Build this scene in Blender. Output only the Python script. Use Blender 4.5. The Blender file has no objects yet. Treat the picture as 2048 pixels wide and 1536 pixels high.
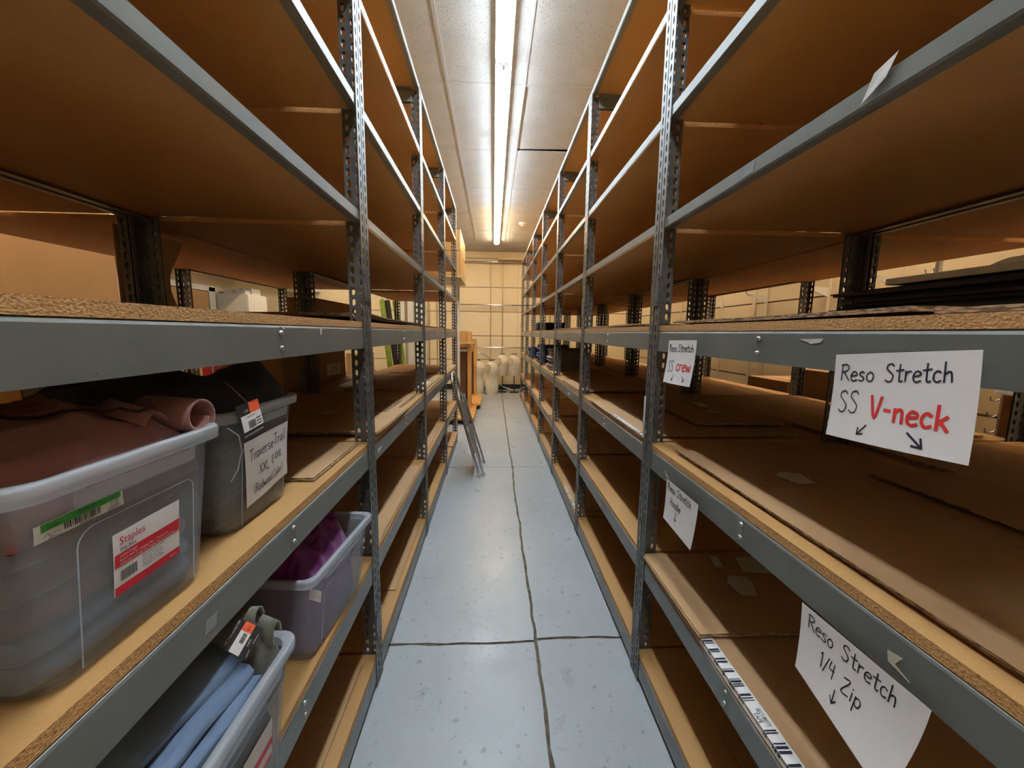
import bpy, bmesh, math, random
from mathutils import Vector, Matrix, noise

RND = random.Random(11)
PI = math.pi
SC = bpy.context.scene
COL = SC.collection

# ------------------------------------------------------------------ camera
F_PX = 781.64
YAW, PIT, ROL, CZ = 0.04919, 0.13077, 0.01212, 1.47416
fw = Vector((math.sin(YAW)*math.cos(PIT), math.cos(YAW)*math.cos(PIT), -math.sin(PIT)))
rt = Vector((math.cos(YAW), -math.sin(YAW), 0))
up = rt.cross(fw)
r2 = rt*math.cos(ROL) + up*math.sin(ROL)
u2 = -rt*math.sin(ROL) + up*math.cos(ROL)
cd = bpy.data.cameras.new('camera')
cam = bpy.data.objects.new('camera', cd)
COL.objects.link(cam)
m = Matrix((r2, u2, -fw)).transposed().to_4x4()
m.translation = Vector((0, 0, CZ))
cam.matrix_world = m
cd.sensor_fit = 'HORIZONTAL'
cd.sensor_width = 36.0
cd.lens = F_PX/2048*36.0
cd.clip_start = 0.02
cd.clip_end = 60
SC.camera = cam

# ------------------------------------------------------------------ world, exposure, lamp tuning
w = bpy.data.worlds.new('world')
SC.world = w
w.use_nodes = True
w.node_tree.nodes['Background'].inputs[0].default_value = (0.9, 0.85, 0.8, 1)
w.node_tree.nodes['Background'].inputs[1].default_value = 0.02
vs = SC.view_settings
vs.view_transform = 'Standard'
vs.look = 'None'
vs.gamma = 1.0
vs.use_curve_mapping = False
vs.exposure = 1.0
TUBE_COOL = ((0.80, 0.915, 1.0), 26.0)      # tubes over the aisle
TUBE_WARM = ((1.0, 0.80, 0.54), 36.0)      # older tubes at the far end
TUBE_SIDE = ((1.0, 0.80, 0.56), 40.0)      # neighbouring aisles

# ------------------------------------------------------------------ dimensions
BAY = 1.22
XR, XL = 0.622, -0.473          # aisle faces of the two rows
DR, DL = 0.80, 0.787            # depth of a unit, right and left
YR0, YL0 = 0.287, 0.297         # near end of the first bays
Y_FAR, Y_NEAR = 10.1, -2.6
X_WL, X_WR = -5.0, 3.5
ZC = 3.475                      # ceiling
H_POST = 3.03
LOW = [0.10, 0.548, 1.022, 1.485]           # tops of the deep beams
BT = [0.125, 0.567, 1.044, 1.507]           # tops of the boards on them
HIGH = [1.895, 2.272, 2.64, 3.022]          # tops of the light angles

# ------------------------------------------------------------------ materials
MATS = {}
def nodes_of(name):
    mt = bpy.data.materials.new(name)
    mt.use_nodes = True
    nt = mt.node_tree
    b = nt.nodes['Principled BSDF']
    return mt, nt, b

def mat(name, c1, c2=None, rough=0.5, metal=0.0, scale=8.0, detail=4.0, stretch=(1, 1, 1), bump=0.0, bscale=None,
        lo=0.35, hi=0.65, spec=0.5, sheen=0.0, rough2=None, c3=None, s3=40.0, l3=0.62, h3=0.66):
    """procedural colour: two tones mixed by noise, optional third tone in specks, optional bump"""
    mt, nt, b = nodes_of(name)
    L = nt.links
    tc = nt.nodes.new('ShaderNodeTexCoord')
    mp = nt.nodes.new('ShaderNodeMapping')
    mp.inputs['Scale'].default_value = stretch
    L.new(tc.outputs['Object'], mp.inputs[0])
    b.inputs['Roughness'].default_value = rough
    b.inputs['Metallic'].default_value = metal
    b.inputs['Specular IOR Level'].default_value = spec
    if sheen:
        b.inputs['Sheen Weight'].default_value = sheen
    col = None
    if c2:
        n = nt.nodes.new('ShaderNodeTexNoise')
        n.inputs['Scale'].default_value = scale
        n.inputs['Detail'].default_value = detail
        L.new(mp.outputs[0], n.inputs['Vector'])
        cr = nt.nodes.new('ShaderNodeValToRGB')
        cr.color_ramp.elements[0].position = lo
        cr.color_ramp.elements[1].position = hi
        cr.color_ramp.elements[0].color = (*c1, 1)
        cr.color_ramp.elements[1].color = (*c2, 1)
        L.new(n.outputs[0], cr.inputs[0])
        col = cr.outputs[0]
        if rough2 is not None:
            rr = nt.nodes.new('ShaderNodeMapRange')
            rr.inputs['To Min'].default_value = rough
            rr.inputs['To Max'].default_value = rough2
            rr.inputs['From Min'].default_value = lo
            rr.inputs['From Max'].default_value = hi
            L.new(n.outputs[0], rr.inputs[0])
            L.new(rr.outputs[0], b.inputs['Roughness'])
    if c3:
        n3 = nt.nodes.new('ShaderNodeTexNoise')
        n3.inputs['Scale'].default_value = s3
        n3.inputs['Detail'].default_value = 3
        L.new(mp.outputs[0], n3.inputs['Vector'])
        r3 = nt.nodes.new('ShaderNodeMapRange')
        r3.inputs['From Min'].default_value = l3
        r3.inputs['From Max'].default_value = h3
        L.new(n3.outputs[0], r3.inputs[0])
        mx = nt.nodes.new('ShaderNodeMix')
        mx.data_type = 'RGBA'
        L.new(r3.outputs[0], mx.inputs['Factor'])
        if col:
            L.new(col, mx.inputs['A'])
        else:
            mx.inputs['A'].default_value = (*c1, 1)
        mx.inputs['B'].default_value = (*c3, 1)
        col = mx.outputs['Result']
    if col:
        L.new(col, b.inputs['Base Color'])
    else:
        b.inputs['Base Color'].default_value = (*c1, 1)
    if bump:
        nb = nt.nodes.new('ShaderNodeTexNoise')
        nb.inputs['Scale'].default_value = bscale or scale
        nb.inputs['Detail'].default_value = 4
        L.new(mp.outputs[0], nb.inputs['Vector'])
        bp = nt.nodes.new('ShaderNodeBump')
        bp.inputs['Strength'].default_value = bump
        bp.inputs['Distance'].default_value = 0.01
        L.new(nb.outputs[0], bp.inputs['Height'])
        L.new(bp.outputs[0], b.inputs['Normal'])
    MATS[name] = mt
    return mt

def emit(name, c, s):
    mt, nt, b = nodes_of(name)
    b.inputs['Base Color'].default_value = (*c, 1)
    b.inputs['Emission Color'].default_value = (*c, 1)
    b.inputs['Emission Strength'].default_value = s
    MATS[name] = mt

def plastic(name, c, clear, rough):
    """milky see-through plastic"""
    mt, nt, b = nodes_of(name)
    b.inputs['Base Color'].default_value = (*c, 1)
    b.inputs['Roughness'].default_value = rough
    b.inputs['Specular IOR Level'].default_value = 0.5
    tr = nt.nodes.new('ShaderNodeBsdfTransparent')
    tr.inputs[0].default_value = (0.93, 0.95, 0.97, 1)
    mx = nt.nodes.new('ShaderNodeMixShader')
    mx.inputs[0].default_value = clear
    nt.links.new(b.outputs[0], mx.inputs[1])
    nt.links.new(tr.outputs[0], mx.inputs[2])
    nt.links.new(mx.outputs[0], nt.nodes['Material Output'].inputs['Surface'])
    MATS[name] = mt

mat('steel', (0.185, 0.192, 0.180), (0.215, 0.222, 0.208), rough=0.36, metal=0.25, scale=5, c3=(0.12, 0.13, 0.13), s3=55, l3=0.70, h3=0.74)
mat('post_steel', (0.105, 0.105, 0.10), (0.15, 0.15, 0.145), rough=0.38, metal=0.35, scale=14, c3=(0.27, 0.27, 0.26), s3=60, l3=0.68, h3=0.72)
mat('rivet', (0.42, 0.42, 0.40), rough=0.35, metal=0.8)
mat('board', (0.48, 0.255, 0.085), (0.52, 0.282, 0.098), rough=0.62, scale=3, c3=(0.43, 0.222, 0.075), s3=220, l3=0.5, h3=0.75)
mat('board_edge', (0.45, 0.21, 0.065), (0.70, 0.39, 0.15), rough=0.8, scale=330, detail=4, stretch=(1, 0.7, 1), lo=0.3, hi=0.7, bump=0.4, bscale=300, c3=(0.20, 0.095, 0.035), s3=300, l3=0.60, h3=0.70)
mat('cardboard', (0.45, 0.262, 0.122), (0.49, 0.292, 0.140), rough=0.75, scale=2.2, c3=(0.38, 0.212, 0.095), s3=18, l3=0.66, h3=0.72)
mat('cardboard_b', (0.41, 0.235, 0.105), (0.44, 0.262, 0.12), rough=0.75, scale=2.6)
mat('cardboard_edge', (0.13, 0.075, 0.04), (0.46, 0.31, 0.18), rough=0.85, scale=55, stretch=(1, 1, 6), lo=0.44, hi=0.56)
mat('carton', (0.40, 0.235, 0.11), (0.46, 0.28, 0.14), rough=0.75, scale=3)
mat('ink_brown', (0.24, 0.14, 0.07), rough=0.8)
mat('paper', (0.83, 0.785, 0.77), (0.79, 0.745, 0.73), rough=0.7, scale=5, bump=0.05, bscale=12)
mat('paper_grey', (0.66, 0.63, 0.58), (0.73, 0.70, 0.66), rough=0.7, scale=30)
mat('ink', (0.012, 0.012, 0.035), rough=0.6)
mat('ink_red', (0.72, 0.03, 0.03), rough=0.6)
mat('ink_pink', (0.62, 0.02, 0.10), rough=0.6)
mat('print_red', (0.60, 0.012, 0.03), (0.66, 0.02, 0.035), rough=0.5, scale=14)
mat('print_green', (0.04, 0.30, 0.035), rough=0.55)
mat('print_black', (0.02, 0.02, 0.022), rough=0.5)
mat('sticker_orange', (0.95, 0.13, 0.05), rough=0.45)
mat('tape', (0.62, 0.60, 0.56), (0.72, 0.70, 0.66), rough=0.4, scale=40, bump=0.2, bscale=60)
mat('tape_clear', (0.30, 0.32, 0.33), rough=0.12, spec=0.7)
plastic('tub', (0.50, 0.53, 0.58), 0.72, 0.28)
plastic('tub_rim', (0.62, 0.64, 0.68), 0.50, 0.16)
plastic('bubble', (0.85, 0.84, 0.82), 0.25, 0.15)
mat('cloth_brown', (0.255, 0.10, 0.085), (0.285, 0.114, 0.097), rough=0.85, scale=30, sheen=0.15, bump=0.12, bscale=420)
mat('cloth_black', (0.008, 0.008, 0.010), rough=0.9, sheen=0.05)
mat('cloth_charcoal', (0.022, 0.025, 0.032), (0.028, 0.031, 0.040), rough=0.75, scale=12, sheen=0.1)
mat('cloth_navy', (0.012, 0.018, 0.045), rough=0.85, sheen=0.1)
mat('cloth_purple', (0.15, 0.007, 0.11), (0.20, 0.012, 0.145), rough=0.55, scale=20, sheen=0.2)
mat('cloth_blue', (0.125, 0.18, 0.28), (0.15, 0.205, 0.31), rough=0.8, scale=14, sheen=0.15, bump=0.08, bscale=420)
mat('cloth_olive', (0.125, 0.122, 0.092), (0.15, 0.145, 0.11), rough=0.75, scale=14, sheen=0.15, bump=0.08, bscale=420)
mat('cloth_maroon', (0.03, 0.006, 0.008), rough=0.9)
mat('cloth_grey', (0.21, 0.165, 0.125), (0.28, 0.225, 0.18), rough=0.9, scale=30)
mat('cloth_denim', (0.025, 0.055, 0.17), (0.04, 0.08, 0.23), rough=0.9, scale=40)
mat('cloth_red', (0.42, 0.02, 0.03), rough=0.85)
mat('cloth_cream', (0.62, 0.55, 0.42), rough=0.85)
mat('cloth_teal', (0.02, 0.25, 0.40), rough=0.8)
mat('cream_wall', (0.81, 0.68, 0.45), (0.85, 0.72, 0.49), rough=0.65, scale=1.4, c3=(0.60, 0.48, 0.30), s3=9, l3=0.74, h3=0.78)
mat('wall_gap', (0.26, 0.19, 0.11), rough=0.8)
mat('plain_wall', (0.74, 0.64, 0.46), (0.77, 0.67, 0.49), rough=0.75, scale=1.2)
mat('white_paint', (0.78, 0.77, 0.73), (0.74, 0.73, 0.69), rough=0.5, scale=3)
mat('tile', (0.58, 0.585, 0.58), (0.62, 0.625, 0.615), rough=0.9, scale=6, c3=(0.26, 0.26, 0.25), s3=110, l3=0.635, h3=0.68, bump=0.35, bscale=120)
mat('tbar', (0.56, 0.56, 0.55), rough=0.45)
mat('deck', (0.05, 0.045, 0.04), rough=0.9)
mat('fixture_white', (0.80, 0.80, 0.79), rough=0.4)
mat('socket', (0.35, 0.37, 0.36), rough=0.5)
mat('black', (0.012, 0.012, 0.012), rough=0.55)
mat('black_rubber', (0.02, 0.02, 0.02), rough=0.8)
mat('black_board', (0.012, 0.010, 0.010), (0.018, 0.015, 0.014), rough=0.6, scale=9)
mat('foam_grey', (0.55, 0.50, 0.41), (0.68, 0.62, 0.52), rough=0.8, scale=22, c3=(0.25, 0.22, 0.17), s3=35, l3=0.64, h3=0.70)
mat('joint_dirt', (0.10, 0.075, 0.05), (0.19, 0.15, 0.10), rough=0.95, scale=30)
mat('wood', (0.62, 0.30, 0.075), (0.70, 0.36, 0.10), rough=0.42, scale=5, stretch=(6, 6, 0.6))
mat('wood_dark', (0.20, 0.085, 0.03), (0.25, 0.11, 0.04), rough=0.5, scale=5, stretch=(6, 6, 0.6))
mat('wood_pale', (0.62, 0.42, 0.20), (0.68, 0.47, 0.24), rough=0.5, scale=5, stretch=(1, 6, 6))
mat('chrome', (0.62, 0.62, 0.62), rough=0.16, metal=1.0)
mat('alu', (0.50, 0.50, 0.49), (0.60, 0.60, 0.59), rough=0.30, metal=0.9, scale=30)
mat('mannequin', (0.78, 0.69, 0.53), (0.82, 0.73, 0.57), rough=0.55, scale=3)
mat('mannequin_cap', (0.07, 0.05, 0.045), rough=0.5)
mat('old_brass', (0.40, 0.29, 0.14), (0.50, 0.38, 0.20), rough=0.45, metal=0.3, scale=9)
mat('arm_hole', (0.60, 0.50, 0.35), rough=0.6)
mat('green_roll', (0.16, 0.25, 0.015), (0.22, 0.33, 0.03), rough=0.5, scale=14)
mat('yellow', (0.75, 0.55, 0.02), rough=0.5)
mat('sign_blue', (0.02, 0.16, 0.42), rough=0.5)
mat('sign_pink', (0.50, 0.05, 0.14), rough=0.5)
mat('door_tan', (0.50, 0.29, 0.12), (0.54, 0.32, 0.14), rough=0.5, scale=3, stretch=(4, 4, 0.5))
mat('string', (0.35, 0.30, 0.27), rough=0.7)
emit('tube_cool', *TUBE_COOL)
emit('tube_warm', *TUBE_WARM)
emit('tube_side', *TUBE_SIDE)

def floor_material():
    mt, nt, b = nodes_of('floor_paint')
    L = nt.links
    tc = nt.nodes.new('ShaderNodeTexCoord')
    def noi(scale, detail=5, stretch=(1, 1, 1), rough=0.55):
        mp = nt.nodes.new('ShaderNodeMapping')
        mp.inputs['Scale'].default_value = stretch
        L.new(tc.outputs['Object'], mp.inputs[0])
        n = nt.nodes.new('ShaderNodeTexNoise')
        n.inputs['Scale'].default_value = scale
        n.inputs['Detail'].default_value = detail
        n.inputs['Roughness'].default_value = rough
        L.new(mp.outputs[0], n.inputs['Vector'])
        return n.outputs[0]
    def rng(v, a, b_, c=0.0, d=1.0):
        r = nt.nodes.new('ShaderNodeMapRange')
        for k, x in (('From Min', a), ('From Max', b_), ('To Min', c), ('To Max', d)):
            r.inputs[k].default_value = x
        L.new(v, r.inputs[0])
        return r.outputs[0]
    def mixc(f, a, c):
        x = nt.nodes.new('ShaderNodeMix'); x.data_type = 'RGBA'
        L.new(f, x.inputs['Factor'])
        if isinstance(a, tuple): x.inputs['A'].default_value = (*a, 1)
        else: L.new(a, x.inputs['A'])
        x.inputs['B'].default_value = (*c, 1)
        return x.outputs['Result']
    c = mixc(rng(noi(0.9, 6), 0.35, 0.68), (0.435, 0.462, 0.482), (0.375, 0.40, 0.418))
    c = mixc(rng(noi(3.2, 6, (1.6, 0.5, 1)), 0.55, 0.78, 0, 0.45), c, (0.30, 0.325, 0.33))      # long scuffs down the aisle
    c = mixc(rng(noi(26, 5), 0.625, 0.68, 0, 0.6), c, (0.20, 0.20, 0.19))                         # small dirt
    c = mixc(rng(noi(6.5, 6), 0.69, 0.71, 0, 0.7), c, (0.20, 0.18, 0.15))                        # chips in the paint
    c = mixc(rng(noi(90, 3), 0.66, 0.72, 0, 0.45), c, (0.22, 0.21, 0.19))
    L.new(c, b.inputs['Base Color'])
    L.new(rng(noi(5, 5), 0.3, 0.7, 0.26, 0.42), b.inputs['Roughness'])
    bp = nt.nodes.new('ShaderNodeBump')
    bp.inputs['Strength'].default_value = 0.22
    bp.inputs['Distance'].default_value = 0.004
    L.new(noi(38, 6), bp.inputs['Height'])
    L.new(bp.outputs[0], b.inputs['Normal'])
    MATS['floor_paint'] = mt
floor_material()

# ------------------------------------------------------------------ mesh building
class MB:
    """collects shapes into one mesh"""
    def __init__(self):
        self.v, self.f, self.mi, self.sm = [], [], [], []
    def add(self, verts, faces, mi=0, smooth=False):
        o = len(self.v)
        self.v += [tuple(p) for p in verts]
        self.f += [tuple(i+o for i in fc) for fc in faces]
        self.mi += [mi]*len(faces)
        self.sm += [smooth]*len(faces)
        return self
    def box(self, x0, x1, y0, y1, z0, z1, mi=0, side=None):
        if x0 > x1: x0, x1 = x1, x0
        if y0 > y1: y0, y1 = y1, y0
        if z0 > z1: z0, z1 = z1, z0
        V = [(x0, y0, z0), (x1, y0, z0), (x1, y1, z0), (x0, y1, z0), (x0, y0, z1), (x1, y0, z1), (x1, y1, z1), (x0, y1, z1)]
        self.add(V, [(0, 3, 2, 1), (4, 5, 6, 7)], mi)
        self.add(V, [(0, 1, 5, 4), (1, 2, 6, 5), (2, 3, 7, 6), (3, 0, 4, 7)], mi if side is None else side)
        return self
    def prism_y(self, prof, y0, y1, mi=0, smooth=False):
        n = len(prof)
        V = [(x, y0, z) for x, z in prof] + [(x, y1, z) for x, z in prof]
        self.add(V, [(i, (i+1) % n, n+(i+1) % n, n+i) for i in range(n)], mi, smooth)
        self.add(V, [tuple(range(n-1, -1, -1)), tuple(range(n, 2*n))], mi)
        return self
    def loft(self, loops, mi=0, cap0=True, cap1=True, smooth=True, closed=True):
        n = len(loops[0])
        V = [p for l in loops for p in l]
        F = []
        for k in range(len(loops)-1):
            for i in range(n if closed else n-1):
                j = (i+1) % n
                F.append((k*n+i, k*n+j, (k+1)*n+j, (k+1)*n+i))
        self.add(V, F, mi, smooth)
        if closed and cap0: self.add(loops[0], [tuple(range(n-1, -1, -1))], mi)
        if closed and cap1: self.add(loops[-1], [tuple(range(n))], mi)
        return self
    def tube(self, path, r, n=8, mi=0, cap=True, smooth=True):
        P = [Vector(p) for p in path]
        loops = []
        prev = None
        for i, p in enumerate(P):
            t = (P[min(i+1, len(P)-1)]-P[max(i-1, 0)]).normalized()
            if prev is None:
                a = Vector((0, 0, 1)) if abs(t.z) < 0.9 else Vector((1, 0, 0))
                s = t.cross(a).normalized()
            else:
                s = (prev - t*prev.dot(t)).normalized()
            prev = s
            q = t.cross(s)
            rr = r[i] if isinstance(r, (list, tuple)) else r
            loops.append([p+(s*math.cos(2*PI*k/n)+q*math.sin(2*PI*k/n))*rr for k in range(n)])
        return self.loft(loops, mi, cap, cap, smooth)
    def grid(self, fn, nu, nv, mi=0, smooth=True):
        V = [fn(i/nu, j/nv) for j in range(nv+1) for i in range(nu+1)]
        F = [(j*(nu+1)+i, j*(nu+1)+i+1, (j+1)*(nu+1)+i+1, (j+1)*(nu+1)+i) for j in range(nv) for i in range(nu)]
        return self.add(V, F, mi, smooth)
    def sheet(self, fn, nu, nv, th, mi=0, edge=None, nrm=(0, 0, 1), smooth=True):
        """a surface fn(u,v) with real thickness th along -nrm"""
        N = Vector(nrm)*th
        V = [Vector(fn(i/nu, j/nv)) for j in range(nv+1) for i in range(nu+1)]
        W = [p-N for p in V]
        n = len(V)
        q = lambda i, j: j*(nu+1)+i
        F = [(q(i, j), q(i+1, j), q(i+1, j+1), q(i, j+1)) for j in range(nv) for i in range(nu)]
        B = [tuple(n+k for k in reversed(f)) for f in F]
        E = []
        for i in range(nu):
            E += [(q(i+1, 0), q(i, 0), n+q(i, 0), n+q(i+1, 0)), (q(i, nv), q(i+1, nv), n+q(i+1, nv), n+q(i, nv))]
        for j in range(nv):
            E += [(q(0, j), q(0, j+1), n+q(0, j+1), n+q(0, j)), (q(nu, j+1), q(nu, j), n+q(nu, j), n+q(nu, j+1))]
        self.add(V+W, F+B, mi, smooth)
        self.add(V+W, E, mi if edge is None else edge, False)
        return self
    def mesh(self, name, mats, off=(0, 0, 0)):
        me = bpy.data.meshes.new(name)
        ox, oy, oz = off
        me.from_pydata([(x-ox, y-oy, z-oz) for x, y, z in self.v], [], self.f)
        for mm in mats: me.materials.append(MATS[mm])
        me.polygons.foreach_set('material_index', self.mi)
        me.polygons.foreach_set('use_smooth', self.sm)
        me.update()
        return me
    def build(self, name, mats, parent=None, off=None):
        if isinstance(mats, str): mats = [mats]
        if off is None: off = parent.location if (parent is not None and parent.parent is None) else (0, 0, 0)
        if parent is not None and parent.parent is not None: off = parent.parent.location
        return obj(name, self.mesh(name, mats, off), parent)

def obj(name, me, parent=None, loc=None):
    o = bpy.data.objects.new(name, me)
    COL.objects.link(o)
    if parent is not None: o.parent = parent
    if loc is not None: o.location = loc
    return o

def tag(o, label=None, cat=None, group=None, kind=None):
    if label: o['label'] = label
    if cat: o['category'] = cat
    if group: o['group'] = group
    if kind: o['kind'] = kind
    return o

def thing(name, loc, label, cat, group=None):
    o = bpy.data.objects.new(name, None)
    COL.objects.link(o)
    o.location = loc
    o.empty_display_size = 0.05
    return tag(o, label, cat, group)

def solo(mb, name, mats, loc, label, cat, group=None):
    """a thing that is one mesh, its origin at loc"""
    if isinstance(mats, str): mats = [mats]
    o = obj(name, mb.mesh(name, mats, loc), None, loc)
    return tag(o, label, cat, group)

def struct(mb, name, mats, label=None):
    if isinstance(mats, str): mats = [mats]
    o = obj(name, mb.mesh(name, mats))
    return tag(o, label, None, None, 'structure')

def nz(x, y, z=0.0, s=1.0):
    return noise.noise(Vector((x*s, y*s, z*s)))

ORD = ['first', 'second', 'third', 'fourth', 'fifth', 'sixth', 'seventh', 'eighth', 'ninth', 'tenth']

# ================================================================== THE ROOM
# floor: a dark bed with painted concrete slabs laid on it, jagged joints between
fl = struct(MB().box(X_WL, X_WR, Y_NEAR, Y_FAR, -0.06, -0.005), 'floor', 'joint_dirt')
xs = [X_WL, -2.55, 0.212, 2.95, X_WR]
ys = [Y_NEAR, 1.70, 4.16, 6.65, Y_FAR]
def joint_x(i, y):
    if i in (0, len(xs)-1): return xs[i]
    return xs[i]+0.010*nz(y*1.3, i*3.1)+0.006*nz(y*7, i*5.7)+0.0022*nz(y*40, i)
def joint_y(j, x, right):
    if j in (0, len(ys)-1): return ys[j]
    return ys[j]+(0.012 if right else 0)+0.014*nz(x*2, j*4.4)+0.006*nz(x*9, j*2.3)+0.002*nz(x*45, j)
for i in range(4):
    for j in range(4):
        pts = []
        gx = 0.0075 if i in (1, 2) else 0.002
        N = 70
        def gap(y): return gx*(1.0 if 1 <= i <= 2 else .6)*(1+0.7*nz(y*11, i))
        gyn = [0.0, 0.0070, 0.0022, 0.002, 0.0]
        y0f = lambda x: joint_y(j, x, i >= 2)+gyn[j]*(1+0.8*nz(x*12, 3))
        y1f = lambda x: joint_y(j+1, x, i >= 2)-gyn[j+1]*(1+0.8*nz(x*12, 7))
        xa, xb, ya, yb = xs[i], xs[i+1], ys[j], ys[j+1]
        for k in range(N): x = xa+(xb-xa)*k/N; pts.append((max(min(x, joint_x(i+1, ya)-gap(ya)), joint_x(i, ya)+gap(ya)), y0f(x)))
        for k in range(N): y = ya+(yb-ya)*k/N; pts.append((joint_x(i+1, y)-(gap(y) if i < 3 else 0), max(min(y, y1f(xb)), y0f(xb))))
        for k in range(N): x = xb+(xa-xb)*k/N; pts.append((max(min(x, joint_x(i+1, yb)-gap(yb)), joint_x(i, yb)+gap(yb)), y1f(x)))
        for k in range(N): y = yb+(ya-yb)*k/N; pts.append((joint_x(i, y)+(gap(y) if i > 0 else 0), max(min(y, y1f(xa)), y0f(xa))))
        cx, cy = (xa+xb)/2, (ya+yb)/2
        n = len(pts)
        mb = MB()
        V = [(x, y, 0.0) for x, y in pts]+[(x, y, -0.012) for x, y in pts]+[(cx, cy, 0.0)]
        mb.add(V, [(k, (k+1) % n, 2*n) for k in range(n)], 0)
        mb.add(V, [(n+k, n+(k+1) % n, (k+1) % n, k) for k in range(n)], 1)
        mb.build('floor_slab', ['floor_paint', 'joint_dirt'], fl)

# walls
def panel_wall(name, axis, at, lo, hi, seams, joints, sgn):
    """cream boarding: a backing with separate panels and open joints between them"""
    b = MB()
    if axis == 'y': b.box(lo, hi, at, at+0.12*sgn, 0, ZC+0.4)
    else: b.box(at, at+0.12*sgn, lo, hi, 0, ZC+0.4)
    wl = struct(b, name, 'wall_gap')
    zs = [0.0]+seams+[ZC]
    us = [lo]+joints+[hi]
    for a in range(len(us)-1):
        for z in range(len(zs)-1):
            p = MB()
            g = 0.009
            u0, u1, z0, z1 = us[a]+0.002, us[a+1]-0.002, zs[z]+g, zs[z+1]-g
            if axis == 'y': p.box(u0, u1, at-0.012*sgn, at, z0, z1)
            else: p.box(at-0.012*sgn, at, u0, u1, z0, z1)
            p.build('wall_panel', 'cream_wall', wl)
    return wl
panel_wall('wall_far', 'y', Y_FAR, X_WL, X_WR, [0.78, 1.384, 1.99, 2.594, 3.30], [-2.44, 0.62], 1)
panel_wall('wall_right', 'x', X_WR, Y_NEAR, Y_FAR, [0.45, 0.93, 1.41, 1.895, 2.38, 2.86], [0.0, 2.44, 4.88, 7.32], 1)
struct(MB().box(X_WL-0.12, X_WL, Y_NEAR, Y_FAR, 0, ZC+0.4), 'wall_left', 'plain_wall')
struct(MB().box(X_WL, X_WR, Y_NEAR-0.12, Y_NEAR, 0, ZC+0.4), 'wall_near', 'plain_wall')
struct(MB().box(-1.9, X_WR-0.012, Y_FAR-0.028, Y_FAR-0.012, 0, 0.14), 'baseboard_far', 'black')
struct(MB().box(X_WR-0.028, X_WR-0.012, Y_NEAR, Y_FAR-0.03, 0, 0.12), 'baseboard_right', 'black')
# dropped soffit over the left-hand side of the room
struct(MB().box(X_WL, -4.25, 4.6, Y_FAR, 2.40, ZC), 'trim_1', 'white_paint')
tag(bpy.data.objects['trim_1'], 'white soffit')

# ceiling: dark deck, grid bars and lay-in tiles
ce = struct(MB().box(X_WL, X_WR, Y_NEAR, Y_FAR, ZC+0.36, ZC+0.42), 'ceiling', 'deck')
TX, TY, TX0, TY0 = 0.625, 1.165, 0.240, 3.475
gx0 = TX0-TX*math.floor((TX0-X_WL)/TX)
gy0 = TY0-TY*math.floor((TY0-Y_NEAR)/TY)
xl = [X_WL]+[gx0+TX*k for k in range(20) if X_WL+0.05 < gx0+TX*k < X_WR-0.05]+[X_WR]
yl = [Y_NEAR]+[gy0+TY*k for k in range(20) if Y_NEAR+0.05 < gy0+TY*k < Y_FAR-0.05]+[Y_FAR]
barx = MB().box(-0.012, 0.012, Y_NEAR, Y_FAR, ZC-0.003, ZC+0.001).box(-0.002, 0.002, Y_NEAR, Y_FAR, ZC, ZC+0.03).mesh('grid_bar', ['tbar'])
for x in xl[1:-1]: obj('grid_bar', barx, ce, (x, 0, 0))
bary = MB().box(-TX/2+0.012, TX/2-0.012, -0.012, 0.012, ZC-0.002, ZC+0.001).mesh('grid_bar', ['tbar'])
tile_me = MB().box(-TX/2+0.004, TX/2-0.004, -TY/2+0.004, TY/2-0.004, ZC+0.001, ZC+0.016).mesh('ceiling_tile', ['tile'])
for a in range(len(xl)-1):
    for b_ in range(len(yl)-1):
        cx, cy = (xl[a]+xl[a+1])/2, (yl[b_]+yl[b_+1])/2
        fx, fy = xl[a+1]-xl[a], yl[b_+1]-yl[b_]
        t = obj('ceiling_tile', tile_me, ce, (cx, cy, 0))
        t.scale = (fx/TX, fy/TY, 1)
        if abs(cx-(TX0+TX/2)) < 0.05 and abs(cy-(TY0+TY/2)) < 0.05:      # slipped out of its frame
            t.location = (cx+0.012, cy-0.035, 0.012)
            t.rotation_euler = (0.0, -0.010, -0.028)
            t['label'] = 'tile slipped out of its grid frame'
        if b_ > 0:
            g = obj('grid_bar', bary, ce, (cx, yl[b_], 0)); g.scale = (fx/TX, 1, 1)

# fluorescent strips: the row over the aisle, two rows over the neighbouring aisles
def strip_parts(lamp):
    h = MB()
    prof = [(-0.057, -0.054), (-0.060, -0.054), (-0.060, -0.002), (0.060, -0.002), (0.060, -0.054), (0.057, -0.054), (0.054, -0.040), (-0.054, -0.040)]
    h.prism_y(prof, -0.575, 0.575)
    t = MB().tube([(0, -0.548, 0), (0, -0.53, 0), (0, 0.53, 0), (0, 0.548, 0)], 0.0165, 12)
    s = MB()
    s.box(-0.046, 0.046, -0.014, 0.014, -0.070, -0.040)
    s.tube([(0, -0.010, -0.082), (0, 0.010, -0.082)], 0.011, 8)
    return h.mesh('housing', ['fixture_white']), t.mesh('tube', [lamp]), s.mesh('lamp_holder', ['socket'])
STRIPS = {k: strip_parts(k) for k in ('tube_cool', 'tube_warm', 'tube_side')}
def strip(x, y, lamp, label, group):
    t = thing('fluorescent_light', (x, y, ZC), label, 'light', group)
    h, tb, s = STRIPS[lamp]
    obj('housing', h, t)
    for dx in (-0.033, 0.033): obj('tube', tb, t, (dx, 0, -0.068))
    for dy in (-0.566, 0.566): obj('lamp_holder', s, t, (0, dy, 0))
    return t
row_y = [1.95+0.58-1.165*k for k in range(3, 0, -1)]+[1.95+0.585+1.165*k for k in range(6)]
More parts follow.
